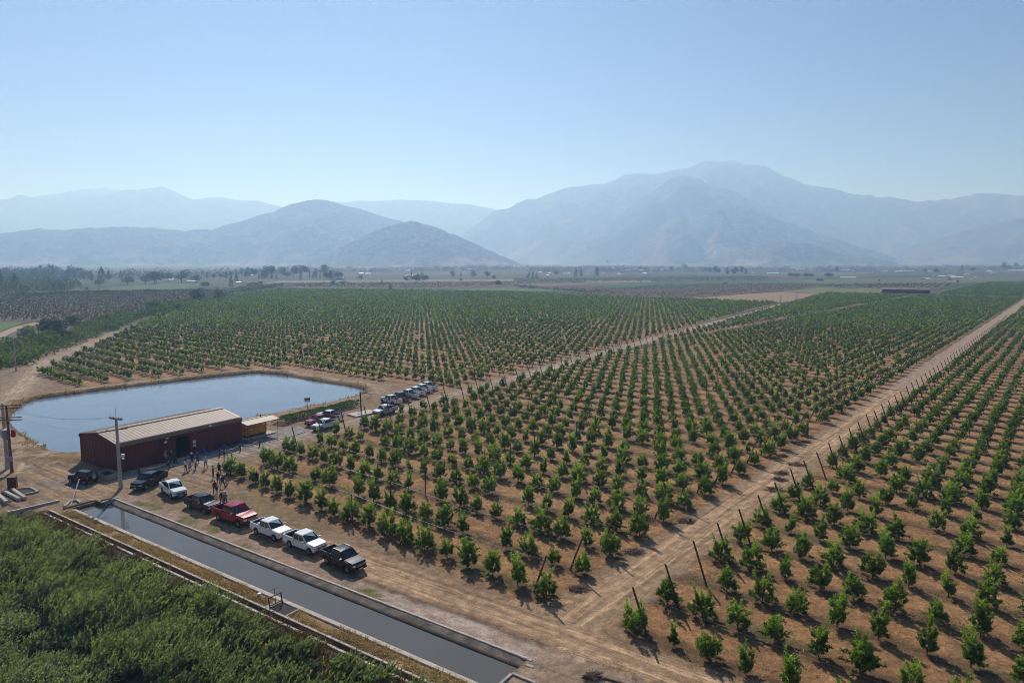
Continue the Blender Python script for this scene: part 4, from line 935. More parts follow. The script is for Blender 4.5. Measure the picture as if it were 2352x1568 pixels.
FTL = [(1810, 714, 588, 150, 'olive'), (1925, 715, 630, 110, 'olive'), (560, 972, 822, 190, 'round'), (690, 955, 830, 170, 'round'), (330, 1022, 902, 190, 'olive'), (860, 880, 790, 150, 'round'), (740, 1075, 945, 170, 'round'), (2110, 702, 640, 60, 'round'), (2300, 590, 480, 110, 'round')]
f2 = lambda b: 545.5 + b * .25
FT += A_([(1157, 417, 386, 20, 'cone'), (1237, 492, 436, 36, 'cone'), (955, 390, 348, 42, 'round'), (1380, 404, 350, 55, 'gum'), (1428, 402, 310, 16, 'poplar'), (1455, 404, 345, 50, 'round'), (1490, 404, 338, 45, 'poplar'), (1530, 404, 330, 50, 'gum'), (1562, 404, 350, 45, 'round'), (1805, 366, 310, 45, 'olive'), (1885, 362, 320, 14, 'poplar'), (2000, 372, 307, 55, 'olive'), (2125, 367, 312, 55, 'olive'), (2187, 387, 350, 40, 'round'), (2233, 452, 397, 55, 'round'), (1882, 404, 378, 30, 'round')], lambda a: 588 + a * .25, f2)
FT += A_([(137, 376, 340, 12, 'cone'), (157, 378, 316, 22, 'cone'), (193, 378, 314, 22, 'cone'), (225, 374, 328, 22, 'cone'), (410, 347, 312, 45, 'round'), (587, 364, 290, 26, 'poplar'), (637, 364, 286, 22, 'poplar'), (780, 362, 277, 30, 'poplar'), (880, 262, 210, 35, 'gum'), (1175, 302, 258, 24, 'round'), (1460, 312, 268, 26, 'round'), (1590, 305, 250, 45, 'gum'), (1820, 332, 280, 24, 'round'), (1860, 332, 272, 34, 'gum'), (1895, 332, 288, 40, 'round'), (1978, 342, 276, 24, 'poplar'), (2035, 346, 278, 40, 'gum'), (2065, 346, 275, 34, 'gum'), (2105, 342, 270, 40, 'gum'), (2150, 340, 290, 24, 'poplar')], lambda a: 1176 + a * .25, f2)
FT += A_([(210, 366, 326, 50, 'round'), (262, 366, 330, 60, 'round'), (345, 366, 330, 50, 'round'), (395, 366, 332, 55, 'round'), (460, 406, 378, 32, 'round'), (494, 406, 382, 30, 'round'), (560, 370, 326, 70, 'round'), (632, 318, 266, 24, 'poplar'), (1022, 404, 382, 20, 'olive'), (1440, 325, 288, 34, 'round'), (1545, 330, 290, 50, 'round'), (1672, 402, 372, 36, 'gum'), (1740, 418, 393, 24, 'round'), (1780, 315, 256, 30, 'cone'), (1880, 320, 276, 44, 'gum'), (2165, 300, 230, 44, 'gum'), (2205, 300, 258, 50, 'round'), (2285, 290, 238, 44, 'gum')], lambda a: 1764 + a * .25, f2)
FT = [(px, yb, yt, w * sc, k) for (px, yb, yt, w, k), sc in zip(FT, [.1709] * 14 + [.1953] * 51 + [.25] * 200)]
NAMES = {'poplar': ('poplar_tree', 'slender dark poplar', 'poplars'), 'cone': ('conifer_tree', 'pointed dark conifer', 'conifers'), 'gum': ('tall_tree', 'tall ragged tree', 'ragged tall trees'), 'round': ('round_tree', 'dark round-crowned tree', 'dark round trees'), 'olive': ('bushy_tree', 'light olive-green bushy tree', 'light bushy trees')}
LOWB = {(a * .1953, 574.2 + b * .1953) for a, b, c, d, k in FTL}
FT += [(a * .1953, 574.2 + b * .1953, 574.2 + c * .1953, d * .1953, k) for a, b, c, d, k in FTL]
FT.sort(key=lambda t: t[0]); cnt = {}
SPECIAL = {(32, 'x'): None}
for px, yb, yt, wpx, kd in FT:
    yb = max(yb, 603.); x, y = G(px, yb); D_ = y * math.cos(PITCH) + H * math.sin(PITCH); h = max((yb - yt) / F * D_, 1.5); w = wpx / F * D_
    nm, ad, pl = NAMES[kd]; cnt[kd] = cnt.get(kd, 0) + 1
    ck = 'round' if kd == 'olive' else kd; ci = 2 if kd == 'olive' else int(rng.integers(0, 2 if ck == 'round' else 3)); cm, tm = CROWN[ck][ci]
    t = thing(nm, f'{ad}, {ordn(cnt[kd])} from the left on the valley floor', 'tree', (x, y, 0), rng.uniform(0, 6.28), pl + ' on the valley floor')
    t.scale = (w * 1.15, w * 1.15, h * 1.03)
    if (px, yb) in LOWB: t.location.z = -.42 * h; t.scale.z = h * 1.5
    mobj('crown', cm, t); mobj('trunk', tm, t)
# ------------------------------------------------------------------ canal and ditch walls (one thing each)
ARZ = math.atan2(CC[1], CC[0])
def cwall(name, c0, c1, d0, d1, z0, z1, m, label, cat='wall', bev=.03):
    mb = MB(); cx, cy_ = cdxy((c0 + c1) / 2, (d0 + d1) / 2); n = max(1, int(abs(c1 - c0) / 6))
    mb.box(0, 0, (z0 + z1) / 2, abs(c1 - c0), abs(d1 - d0), z1 - z0); return tag(mb.build(name, m, None, (cx, cy_, 0), ARZ, bevel=bev), label, cat)
cwall('canal_wall', -1.5, 59.4, -4.9, -4.45, -1.4, .13, M['concrete_pale'], 'long pale concrete wall between the canal water and the straw strip')
cwall('canal_coping', -1.4, 60.2, -.10, .14, -.25, .07, M['concrete_pale'], 'thin pale coping along the top of the stone canal bank', 'kerb')
o = cwall('ditch_wall', -28, 61.5, -6.46, -6.28, -1.2, .10, M['concrete_dark'], 'inner concrete wall of the narrow ditch beside the straw')  # dark colour holds stains plus the shade of the deep, backlit ditch
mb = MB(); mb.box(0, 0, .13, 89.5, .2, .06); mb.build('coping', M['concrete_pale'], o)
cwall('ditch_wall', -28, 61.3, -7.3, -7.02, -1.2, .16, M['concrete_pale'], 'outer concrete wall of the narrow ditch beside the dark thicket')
t = thing('canal_headwall', 'stepped concrete headwall with dark inner faces closing the canal by the utility pole', 'wall', (*cdxy(60.3, -2.5), 0), ARZ)
mb = MB(); mb.box(.55, 1.0, -.6, .3, 3.4, 1.5); mb.box(-.6, -.85, -.6, 2.0, .3, 1.52); mb.build('stepped_wall', M['concrete_dark'], t, bevel=.03)  # shade of the backlit inner faces is put into the dark concrete
mb = MB(); mb.box(-1.0, -1.9, -.6, .3, 1.9, 1.48); mb.build('return_wall', M['concrete'], t, bevel=.03)
t = thing('canal_outlet', 'angled concrete outlet walls at the near end of the canal', 'wall', (*cdxy(-1.5, -2.2), 0), ARZ)
mb = MB(); mb.box(0, 1.1, -.55, .25, 2.1, 1.35); mb.build('cross_wall', M['concrete'], t, bevel=.02)
mb = MB(); mb.box(-1.0, 0.0, -.55, 2., .24, 1.36); mb.build('wing_wall', M['concrete'], t, bevel=.02)
mb = MB(); mb.box(-.5, -1.55, -.55, .7, .3, 1.2); mb.box(.2, -2.2, -.55, 1.0, .3, 1.21); mb.build('side_wall', M['concrete'], t, bevel=.02)
# sluice gate on the straw strip
t = thing('sluice_gate', 'rusty steel sluice gate frame with a hand wheel rod over a concrete pit', 'sluice gate', (*cdxy(19.7, -5.6), 0), ARZ)
mb = MB(); mb.box(-1.35, 0, .05, .22, 1.3, .24); mb.build('pit_rim', M['concrete'], t, bevel=.02); mb = MB(); mb.box(1.2, 0, .05, .6, 1.3, .2); mb.build('pit_rim', M['concrete'], t, bevel=.02)
mb = MB(); mb.box(-.15, 0, .03, 2.1, 1.24, .06); mb.build('pit_floor', M['interior'], t)  # near-black sheet at ground level paints in the dark of the pit
mb = MB()
for s_ in (-.62, .62): mb.bar((.75, s_, .1), (.95, s_, 1.0), .09)
mb.bar((.95, -.66, 1.0), (.95, .66, 1.0), .09); mb.bar((.8, -.62, .35), (.8, .62, .35), .1); mb.build('gate_frame', M['rust'], t)
mb = MB(); mb.bar((.82, 0, .2), (.95, 0, 1.6), .04); mb.bar((.95, -.38, 1.6), (.95, .38, 1.6), .04); mb.build('hand_rod', M['rust'], t)
x, y = ZG(222, 225, 1000, 2350, .17007); mb = MB(); mb.lathe([(.16, 0), (.18, .05), (.17, .34), (.13, .36)], 12); tag(mb.build('bucket', M['white'], None, (x, y, .05)), 'small white bucket lying in the straw by the canal', 'bucket')

# ------------------------------------------------------------------ culvert and sluices at the left
x, y = G(78, 1165); t = thing('culvert', 'low pale concrete parapet over a dark culvert where the ditch meets the road', 'culvert', (x, y, 0))
a, b_ = Vector((*G(20, 1180), 0)) - Vector((x, y, 0)), Vector((*G(140, 1152), 0)) - Vector((x, y, 0)); an = math.atan2(b_.y - a.y, b_.x - a.x); ln = (b_ - a).length
mb = MB(); mb.box(0, 0, .0, ln, .35, .5, an); mb.build('parapet', M['concrete_pale'], t, bevel=.03)
mb = MB(); mb.box(.3 * math.sin(an), -.3 * math.cos(an), -1.0, ln * .96, .2, 1.5, an); mb.build('opening', M['interior'], t)  # solid near-black box paints in the darkness of the culvert mouth
x, y = G(175, 1150); mb = MB(); pts_ = []
c1_, d1_ = xycd(*G(150, 1170))
for s_ in (0, 1):
    pts_.append(None)
P_ = [Vector((*G(*p), .05)) for p in [(148, 1165), (162, 1152), (178, 1150), (186, 1156)]]
mb.tube([p - Vector((x, y, 0)) for p in P_], .22, 4); tag(mb.build('curved_kerb', M['concrete'], None, (x, y, 0)), 'curved concrete kerb round the head of the ditch', 'kerb')
x, y = G(34, 1140); t = thing('concrete_sluice', 'old concrete sluice of parallel channel walls beside the road at far left', 'sluice', (x, y, 0))
def gw(mb, p, q, w, z0, z1):
    p = Vector((*p, 0)) - Vector((x, y, 0)); q = Vector((*q, 0)) - Vector((x, y, 0)); mb.box((p.x + q.x) / 2, (p.y + q.y) / 2, (z0 + z1) / 2, (q - p).length, w, z1 - z0, math.atan2(q.y - p.y, q.x - p.x))
k8 = .33156
for (p, q) in (((35, 1170), (235, 1275)), ((145, 1150), (305, 1260)), ((-60, 1180), (80, 1310))):
    mb = MB(); gw(mb, ZG(*p, 0, 1580, k8), ZG(*q, 0, 1580, k8), .38, -.3, .38); mb.build('channel_wall', M['concrete_pale'], t, bevel=.03)
mb = MB()
for p, q in (((200, 1140), (365, 1125)), ((365, 1125), (462, 1172)), ((280, 1212), (462, 1172))): gw(mb, ZG(*p, 0, 1580, k8), ZG(*q, 0, 1580, k8), .28, -.3, .22)
mb.build('basin_rim', M['concrete'], t, bevel=.02)
for pl in ([(45, 1165), (145, 1152), (300, 1258), (238, 1272)], [(215, 1145), (362, 1130), (440, 1172), (290, 1208)], [(-40, 1180), (40, 1172), (230, 1275), (90, 1310)]):
    mb = MB(); ps = [ZG(*p, 0, 1580, k8) for p in pl]; cxm = sum(p[0] for p in ps) / 4; cym = sum(p[1] for p in ps) / 4
    mb.prism([(cxm + (p[0] - cxm) * .85 - x, cym + (p[1] - cym) * .85 - y) for p in ps], .02, .06); mb.build('channel_bed', M['interior'], t)
x, y = ZG(155, 1128, 0, 1580, k8); mb = MB(); mb.box(0, 0, .75, .95, .75, 1.7, .35); tag(mb.build('pump_pillar', M['rust'], None, (x, y, 0), bevel=.03), 'stout rusty brown pillar standing behind the old sluice', 'pillar')
x, y = G(62, 1022.); mb = MB(); mb.box(0, 0, .22, 3.2, 2.2, .45, .25); x, y = ZG(385, 640, 0, 1580, k8); tag(mb.build('concrete_slab', M['concrete_pale'], None, (x, y, 0), bevel=.03), 'raised concrete slab at the pond edge left of the shed', 'slab')
x, y = ZG(985, 1165, 0, 1400, .43556); t = thing('concrete_trough', 'low open concrete trough at the front corner of the red shed', 'trough', (x, y, 0), ARZ + .05)
mb = MB()
for q_ in ((0, .95, 3.0, .16), (0, -.95, 3.0, .16)): mb.box(q_[0], q_[1], .3, q_[2], q_[3], .75)
for q_ in ((-1.42, 0), (1.42, 0)): mb.box(q_[0], 0, .3, .16, 1.74, .75)
mb.build('rim', M['concrete'], t, bevel=.02); mb = MB(); mb.box(0, 0, .3, 2.7, 1.74, .06); mb.build('fill', M['interior'], t)

# ------------------------------------------------------------------ red shed
SC0, SC1, SD0, SD1, EV, RG = 69.75, 80.4, 5.45, 24.9, 4.2, 5.05
t = thing('red_shed', 'dark red metal shed with a ribbed beige roof and open doorway beside the pond', 'shed', (*cdxy(SC0, SD0), 0), math.atan2(CD[1], CD[0]))
# local x along the front (d), local y = +c (towards the pond) -> rotate so that y points to the back
LX, LY = SD1 - SD0, SC1 - SC0
def Sf(x, y): return (x, y)
def corr(mb, x0, x1, y, z0, z1, nrm, step=.42):
    """ribbed sheet wall along x at depth y"""
    mb.box((x0 + x1) / 2, y, (z0 + z1) / 2, x1 - x0, .08, z1 - z0); k = x0 + step / 2
    while k < x1 - .05: mb.box(k, y + nrm * .055, (z0 + z1) / 2, .09, .05, z1 - z0 - .02); k += step
DX0, DX1, DZ = 8.35, 10.5, 3.15
zf = EV - .45
# front is at local y=0; back at LY
mb = MB(); corr(mb, 0.02, DX0, 0, 0, zf, -1); corr(mb, DX1, LX - .02, 0, 0, zf, -1); corr(mb, DX0, DX1, 0, DZ, zf, -1); mb.build('front_wall', M['red_sheet'], t)
mb = MB(); corr(mb, 0.02, LX - .02, LY, 0, zf, 1); mb.build('back_wall', M['red_sheet'], t)
def gable(xx, nrm):
    mb = MB(); n = 24
    for i in range(n):
        y0, y1 = LY * i / n, LY * (i + 1) / n; ym = (y0 + y1) / 2; zt = EV - .1 + (RG - EV) * (1 - abs(ym / LY * 2 - 1)); zt -= max(0, .5 - min(ym, LY - ym)) * .5
        mb.box(xx, ym, zt / 2, .08, y1 - y0 + .002, zt)
        mb.box(xx + nrm * .055, ym, zt / 2 - .02, .05, .09, zt - .06)
    return mb
gable(0, -1).build('gable_wall', M['red_sheet'], t); gable(LX, 1).build('gable_wall', M['red_sheet'], t)
prof = []
R_ = .55
sl = (RG - EV) / (LY / 2)
for i in range(7):
    a = math.pi - i * (math.pi / 2 - math.atan(sl)) / 6; prof.append((-.12 + R_ + R_ * math.cos(a), EV - R_ * .9 + R_ * math.sin(a)))
prof.append((LY / 2, RG)); prof += [(LY - y, z) for y, z in reversed(prof[:-1])]
mb = MB(); n = len(prof); vs_ = [(-.12, y, z) for y, z in prof] + [(LX + .12, y, z) for y, z in prof] + [(-.12, y, z - .09) for y, z in prof] + [(LX + .12, y, z - .09) for y, z in prof]
fs_ = []
for i in range(n - 1): fs_ += [(i, i + 1, n + i + 1, n + i), (2 * n + i, 3 * n + i, 3 * n + i + 1, 2 * n + i + 1), (i, 2 * n + i, 2 * n + i + 1, i + 1), (n + i, n + i + 1, 3 * n + i + 1, 3 * n + i)]
fs_ += [(0, n, 3 * n, 2 * n), (n - 1, 3 * n - 1, 4 * n - 1, 2 * n - 1)]
mb.add(vs_, fs_); roof = mb.build('roof', M['roof_sheet'], t)
mb = MB(); k = .25
while k < LX: mb.tube([(k, y, z + .01) for y, z in prof], .045, 4); k += .55
mb.build('roof_ribs', M['roof_rib'], roof)
mb = MB(); mb.box(LX / 2, LY / 2 - .22, RG + .03, LX + .26, .46, .04); mb.box(LX / 2, LY / 2 + .24, RG + .035, LX + .26, .44, .04); mb.build('ridge_cap', M['roof_sheet'], roof)
mb = MB(); mb.box(DX0 - .06, -.1, DZ / 2, .12, .16, DZ); mb.box(DX1 + .06, -.1, DZ / 2, .12, .16, DZ); mb.build('door_frame', M['dark_trim'], t)
dr = None
mb = MB(); corr(mb, DX0 - 2.3, DX0 - .14, -.17, .02, DZ, -1, .36); dr = mb.build('sliding_door', M['red_sheet'], t)
mb = MB(); mb.box(DX0 - .9, -.2, DZ + .1, 5.6, .14, .12); mb.build('door_rail', M['dark_trim'], dr)
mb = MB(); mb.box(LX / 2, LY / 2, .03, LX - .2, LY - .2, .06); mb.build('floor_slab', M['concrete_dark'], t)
for xx, zz in ((7.05, 3.45), (6.75, 2.95), (13.9, 3.9)):
    mb = MB(); mb.box(xx, -.22, zz, .42, .2, .16 if zz > 3 else .3); mb.build('wall_lamp', M['white'], t, bevel=.02)
mb = MB(); mb.box(11.2, -.16, 1.75, .62, .04, 1.1); sg_ = mb.build('safety_sign', M['sign_red'], t)
mb = MB(); mb.lathe([(.26, 0), (.26, .02)], 20, 'y', (11.2, -.2, 2.02)); mb.build('round_mark', M['white'], sg_)
mb = MB(); mb.box(11.2, -.19, 1.42, .5, .02, .28); mb.build('text_panel', M['white'], sg_)
x, y = cdxy(68.4, 15.0); mb = MB(); mb.box(0, 0, .03, 3.6, 2.5, .08, math.atan2(CD[1], CD[0])); tag(mb.build('doorstep_slab', M['concrete'], None, (x, y, 0)), 'flat concrete slab in front of the shed doorway', 'slab')

# generator under a canopy
t = thing('generator', 'yellow generator cabinet on a concrete plinth under a beige canopy', 'generator', (*cdxy(71.6, 28.3), 0), math.atan2(CD[1], CD[0]))
mb = MB(); mb.box(0, 0, 1.45, 4.0, 1.7, 1.75); cab = mb.build('cabinet', M['yellow'], t, bevel=.04)
mb = MB()
for xx in (-1.25, -.55, 1.75): mb.box(xx, -.862, 1.45, .035, .02, 1.7)
mb.box(0, -.862, 1.75, 3.9, .02, .03); mb.build('door_seams', M['dark_trim'], cab)
for xx, zz, s_ in ((1.5, 2.05, .36), (-.95, 1.45, .3), (-.72, 1.45, .2), (-1.65, 1.3, .22)):
    mb = MB(); mb.box(xx, -.868, zz, s_, .02, .28); mb.build('notice', M['white'], cab)
mb = MB(); mb.box(0, 0, .42, 3.8, 1.5, .3); mb.build('skid', M['black_steel'], t)
mb = MB(); mb.box(.4, 0, .12, 6.0, 2.9, .26); mb.build('plinth', M['concrete_pale'], t, bevel=.03)
t = thing('canopy', 'low pitched beige canopy roof on thin posts over the yellow generator', 'canopy', (*cdxy(71.3, 28.6), 0), math.atan2(CD[1], CD[0]))
mb = MB(); mb.add([(-3.0, -2.0, 2.72), (3.3, -2.0, 2.72), (3.3, .05, 3.08), (-3.0, .05, 3.08), (3.3, 2.1, 2.7), (-3.0, 2.1, 2.7)], [(0, 1, 2, 3), (3, 2, 4, 5)])
o = mb.build('roof', M['roof_sheet'], t); md = o.modifiers.new('thick', 'SOLIDIFY'); md.thickness = .07
mb = MB(); mb.box(.15, .05, 3.1, 6.3, .16, .04); mb.build('ridge_strip', M['roof_rib'], o)
mb = MB(); mb.lathe([(.07, 2.95), (.07, 3.3), (.14, 3.32), (.14, 3.4)], 10, 'z', (1.3, .5, 0)); mb.build('exhaust', M['rust'], o)
for xx, yy in ((-2.8, -1.7), (3.05, -1.7), (3.05, 1.8), (-2.8, 1.8)):
    mb = MB(); mb.bar((xx, yy, 0), (xx, yy, 2.78), .07); mb.build('post', M['rust'], t)
mb = MB()
for z in (1.1, 1.9): mb.bar((3.05, -1.7, z), (3.05, 1.8, z), .04); mb.bar((-2.8, -1.7, z), (-2.8, 1.8, z), .04)
mb.build('rail', M['rust'], t)
# blue implements along the front of the shed
for i, (d_, ln, lb) in enumerate(((17.0, 2.2, 'blue plough-like implement lying by the shed wall nearest the doorway'), (20.4, 2.4, 'blue implement with a boxy top in the middle of the shed front'), (23.6, 2.3, 'blue implement nearest the generator end of the shed'))):
    t = thing('farm_implement', lb, 'implement', (*cdxy(68.6, d_), 0), math.atan2(CD[1], CD[0]) + .15, 'blue implements by the shed')
    mb = MB(); mb.bar((-ln / 2, 0, .28), (ln / 2, .1, .34), .16); mb.bar((ln / 2, .1, .34), (ln / 2 + .35, -.5, .1), .16); mb.bar((-ln / 2, 0, .28), (-ln / 2 - .2, .2, .05), .12); mb.build('beam', M['blue'], t)
    mb = MB(); mb.box(.45, .05, .62, .6, .42, .5); mb.build('hopper', M['blue'], t, bevel=.04)
    mb = MB(); mb.bar((-.4, -.3, .04), (.2, .35, .1), .1); mb.bar((.3, -.35, .06), (.7, .3, .1), .1); mb.build('tine', M['black_steel'], t)
# bollards and chain
BP = [ZG(1278, 1150, 0, 1400, .43556), ZG(1556, 1085, 0, 1400, .43556), ZG(2018, 972, 0, 1400, .43556), ZG(2207, 925, 0, 1400, .43556), ZG(1400, 845, 800, 1640, .17007), ZG(1215, 795, 800, 1640, .17007)]
lbl = ['by the dark pickup near the utility pole', 'beside the slab before the shed doorway', 'left of the three men by the road', 'right of the three men by the road', 'in front of the generator, nearest the road', 'in the shade close beside the generator']
for p, l in zip(BP, lbl):
    t = thing('bollard', f'dark red post {l}', 'bollard', (*p, 0), 0, 'dark red chain posts before the shed'); mb = MB(); mb.tube([(0, 0, -.1), (0, 0, 1.05)], .11, 10); mb.build('shaft', M['rust'], t); mb = MB(); mb.lathe([(.13, 1.05), (.13, 1.1), (.08, 1.14)], 10); mb.build('cap', M['red_sheet'], t)
for (p, q), l in zip(((BP[0], BP[1]), (BP[2], BP[3]), (BP[3], BP[4])), ('slack chain between the two posts by the dark pickup', 'slack chain behind the three men by the road', 'slack chain in front of the generator gravel')):
    mb = MB(); mb.tube([(p[0] + (q[0] - p[0]) * k, p[1] + (q[1] - p[1]) * k, .95 - 1.3 * k * (1 - k)) for k in np.linspace(0, 1, 9)], .025, 4); tag(mb.build('chain', M['steel'], None), l, 'chain', 'chains between the dark red posts')
# thin kerb along the shed yard
KP = [G(*p) for p in [(255, 1108), (330, 1089), (430, 1062), (552, 1031), (640, 1010), (700, 992)]]
mb = MB(); mb.tube([(*p, .02) for p in KP], .12, 4); tag(mb.build('yard_kerb', M['concrete_pale']), 'low pale kerb along the front of the shed yard', 'kerb')

# ------------------------------------------------------------------ poles and lines
def crossarm(mb, z, ln, an, off=0., w=.11): c, s = math.cos(an), math.sin(an); mb.box(off * -s, off * c, z, ln, w, w, an)
ux, uy = -50.63, 85.51
t = thing('utility_pole', 'grey concrete utility pole with two crossarms standing between the road and the canal head', 'utility pole', (ux, uy, 0))
mb = MB(); mb.tube([(0, 0, -.2), (0, 0, 9.35)], [.26, .15], 10); mb.build('pole_shaft', M['pole'], t, smooth=True)
pan = math.radians(-25)
mb = MB(); crossarm(mb, 9.2, 2.3, pan, .12); crossarm(mb, 9.2, 2.3, pan, -.12); mb.build('crossarm', M['wood'], t)
mb = MB(); crossarm(mb, 7.75, 2.6, pan + 1.2, .18, .14); mb.build('crossarm', M['black_steel'], t)
mb = MB(); mb.tube([(0, 0, 9.3), (0, 0, 11.0)], [.03, .012], 5); mb.build('lightning_rod', M['steel'], t)
for k in (-1., -.5, .5, 1.):
    mb = MB(); mb.lathe([(.03, 9.25), (.07, 9.3), (.07, 9.42), (.03, 9.48)], 8, 'z', (k * math.cos(pan), k * math.sin(pan), 0)); mb.build('insulator', M['grey_box'], t)
for k in (-1.1, .9, 1.2):
    mb = MB(); mb.lathe([(.03, 7.8), (.07, 7.85), (.07, 7.97), (.03, 8.03)], 8, 'z', (k * math.cos(pan + 1.2), k * math.sin(pan + 1.2), 0)); mb.build('insulator', M['grey_box'], t)
mb = MB(); mb.bar((.15, 0, 4.15), (.55, -.1, 4.3), .07); mb.box(.62, -.12, 4.45, .34, .3, .34); mb.box(.5, .1, 3.95, .24, .2, .22); mb.build('floodlight', M['white'], t)
TP = [(-71.51, 94.04), (-69.67, 92.32)]
t = thing('transformer_pole', 'pair of tall poles carrying a grey transformer at the left edge', 'utility pole', (TP[0][0], TP[0][1], 0))
tdx, tdy = TP[1][0] - TP[0][0], TP[1][1] - TP[0][1]; tan_ = math.atan2(tdy, tdx)
mb = MB(); mb.tube([(0, 0, -.2), (0, 0, 9.4)], [.32, .16], 10); mb.build('pole_shaft', M['pole'], t, smooth=True)
mb = MB(); mb.tube([(tdx, tdy, -.2), (tdx, tdy, 9.5)], [.22, .13], 10); mb.build('pole_shaft', M['pole_brown'], t, smooth=True)
for z, ln in ((9.3, 3.4), (8.9, 3.4), (7.6, 3.6), (7.25, 3.6)):
    mb = MB(); mb.box(tdx * .5 + .4, tdy * .5, z, ln, .12, .12, .25 if z > 8 else .1); mb.build('crossarm', M['wood'], t)
mb = MB(); mb.box(tdx * .5 - .2, tdy * .5, 5.3, 1.5, .9, 1.2, tan_); mb.build('transformer', M['grey_box'], t, bevel=.08)
mb = MB(); mb.lathe([(.25, 5.0), (.3, 5.2), (.25, 6.0), (.1, 6.1)], 10, 'z', (tdx + .5, tdy + .2, 0)); mb.build('voltage_can', M['sign_red'], t)
mb = MB(); mb.box(tdx * .5, tdy * .5, 4.55, 2.6, .16, .16, tan_); mb.build('support_beam', M['black_steel'], t)
mb = MB(); mb.box(tdx, tdy - .25, 2.0, .8, .3, .65); mb.build('meter_box', M['grey_box'], t, bevel=.03)
for k in (-1., 0., 1.1):
    a = Vector((TP[1][0] + k * .9 + .4, TP[1][1] + .2 * k, 9.05 if k < 1 else 7.7)); b_ = Vector((ux + (k * .9) * math.cos(pan), uy + k * .9 * math.sin(pan), 9.4 if k < 1 else 7.9))
    mb = MB(); mb.tube([a + (b_ - a) * q - Vector((0, 0, 1.6 * 4 * q * (1 - q) * .5)) for q in np.linspace(0, 1, 13)], .011, 4)
    tag(mb.build('power_line', M['cable']), f'thin dark cable, {["upper back", "upper front", "lowest"][int(round(k)) + 1]} of the three strung over the pond to the utility pole', 'cable', 'cables between the poles')
mb = MB(); q0, q1 = ZG(735, 1265, 0, 1400, .43556), ZG(650, 1420, 0, 1400, .43556); a = Vector((*q0, 1.6)); b_ = Vector((*q1, 0)); a = Vector((ux - 3.2, uy - .9, 1.9)); mb.tube([Vector((*q0, 1.2)), b_], .05, 5)
tag(mb.build('stay_pole', M['pole']), 'thin pale slanting stay pole by the canal head', 'stay pole')
def small_pole(px, yb, yt, label, arm=2.2):
    x, y = G(px, yb); D_ = y * math.cos(PITCH) + H * math.sin(PITCH); h = (yb - yt) / F * D_ * 1.03
    t = thing('power_pole', label, 'utility pole', (x, y, 0), 0, 'power poles across the fields'); mb = MB(); mb.tube([(0, 0, -.2), (0, 0, h)], [.2, .13], 8); mb.build('pole_shaft', M['pole'], t)
    mb = MB(); mb.box(0, 0, h - .15, arm, .12, .14); mb.build('crossarm', M['wood'], t)
k3 = .34014
small_pole(190 * .1953, 574.2 + 1425 * .1953, 574.2 + 1040 * .1953, 'power pole standing at the left track beside the green scrub')
small_pole(1022 * .1953, 574.2 + 1075 * .1953, 574.2 + 795 * .1953, 'power pole standing at the edge of the left orchard by the scrub')
small_pole(1249, 545.5 + 1030 * .25 + 28, 545.5 + 935 * .25, 'power pole beside the orchard road, nearest of those on the right')
small_pole(1176 + 1518 * .25, 545.5 + 880 * .25, 545.5 + 715 * .25, 'power pole beside the orchard road, second of those on the right')
small_pole(1176 + 2117 * .25, 545.5 + 730 * .25, 545.5 + 612 * .25, 'power pole beside the orchard road, third of those on the right')
small_pole(1764 + 113 * .25, 545.5 + 630 * .25, 545.5 + 535 * .25, 'power pole at the corner of the tan stubble field')
small_pole(1764 + 260 * .25, 545.5 + 585 * .25, 545.5 + 498 * .25, 'power pole along the stubble field, left of the middle one')
small_pole(1764 + 588 * .25, 545.5 + 545 * .25, 545.5 + 468 * .25, 'power pole along the stubble field, nearest the long far shed')

# ------------------------------------------------------------------ pond side things
x, y = ZG(333, 1030, 1180, 1500, .15306); t = thing('notice_board', 'small red and white notice on a post behind the hedge by the pond', 'sign', (x, y, 0), math.radians(20))
mb = MB(); mb.bar((0, 0, 0), (0, 0, 3.1), .08); mb.build('post', M['pole'], t); mb = MB(); mb.box(0, -.08, 2.9, 1.05, .05, .8); pn = mb.build('panel', M['white'], t); mb = MB(); mb.box(0, -.115, 3.08, 1.0, .02, .42); mb.build('red_band', M['sign_red'], pn)
x, y = ZG(1735, 975, 1180, 1500, .15306); t = thing('water_standpipe', 'black standpipe with a long side arm over a concrete pad', 'standpipe', (x, y, 0), math.radians(-8))
mb = MB(); mb.tube([(0, 0, 0), (-.08, 0, 1.2), (-.1, 0, 4.1)], .13, 10); mb.build('riser', M['black_steel'], t); mb = MB(); mb.tube([(-.1, 0, 4.02), (2.1, -.1, 3.75)], .08, 8); mb.bar((-.05, 0, 3.5), (.4, 0, 3.95), .05); mb.build('arm', M['black_steel'], t)
x, y = ZG(1655, 975, 1180, 1500, .15306); t = thing('small_sign', 'small green sign on a thin post left of the black standpipe', 'sign', (x, y, 0), .2); mb = MB(); mb.bar((0, 0, 0), (0, 0, 2.3), .06); mb.box(0, 0, .05, .45, .45, .1); mb.build('post', M['steel'], t); mb = MB(); mb.box(0, -.05, 2.4, .55, .03, .4); mb.build('panel', M['sign_green'], t)
x, y = ZG(1640, 1035, 1180, 1500, .15306); x2, y2 = ZG(1900, 1000, 1180, 1500, .15306); mb = MB(); mb.box(0, 0, .12, 5.2, 3.2, .3, math.radians(48)); tag(mb.build('concrete_pad', M['concrete_pale'], None, ((x + x2) / 2, (y + y2) / 2, 0), bevel=.03), 'pale concrete pad under the black standpipe', 'slab')
x, y = ZG(410, 60, 1180, 1500, .15306)
for i, (px, yb, yt) in enumerate(((ZG, 0, 0),)): pass
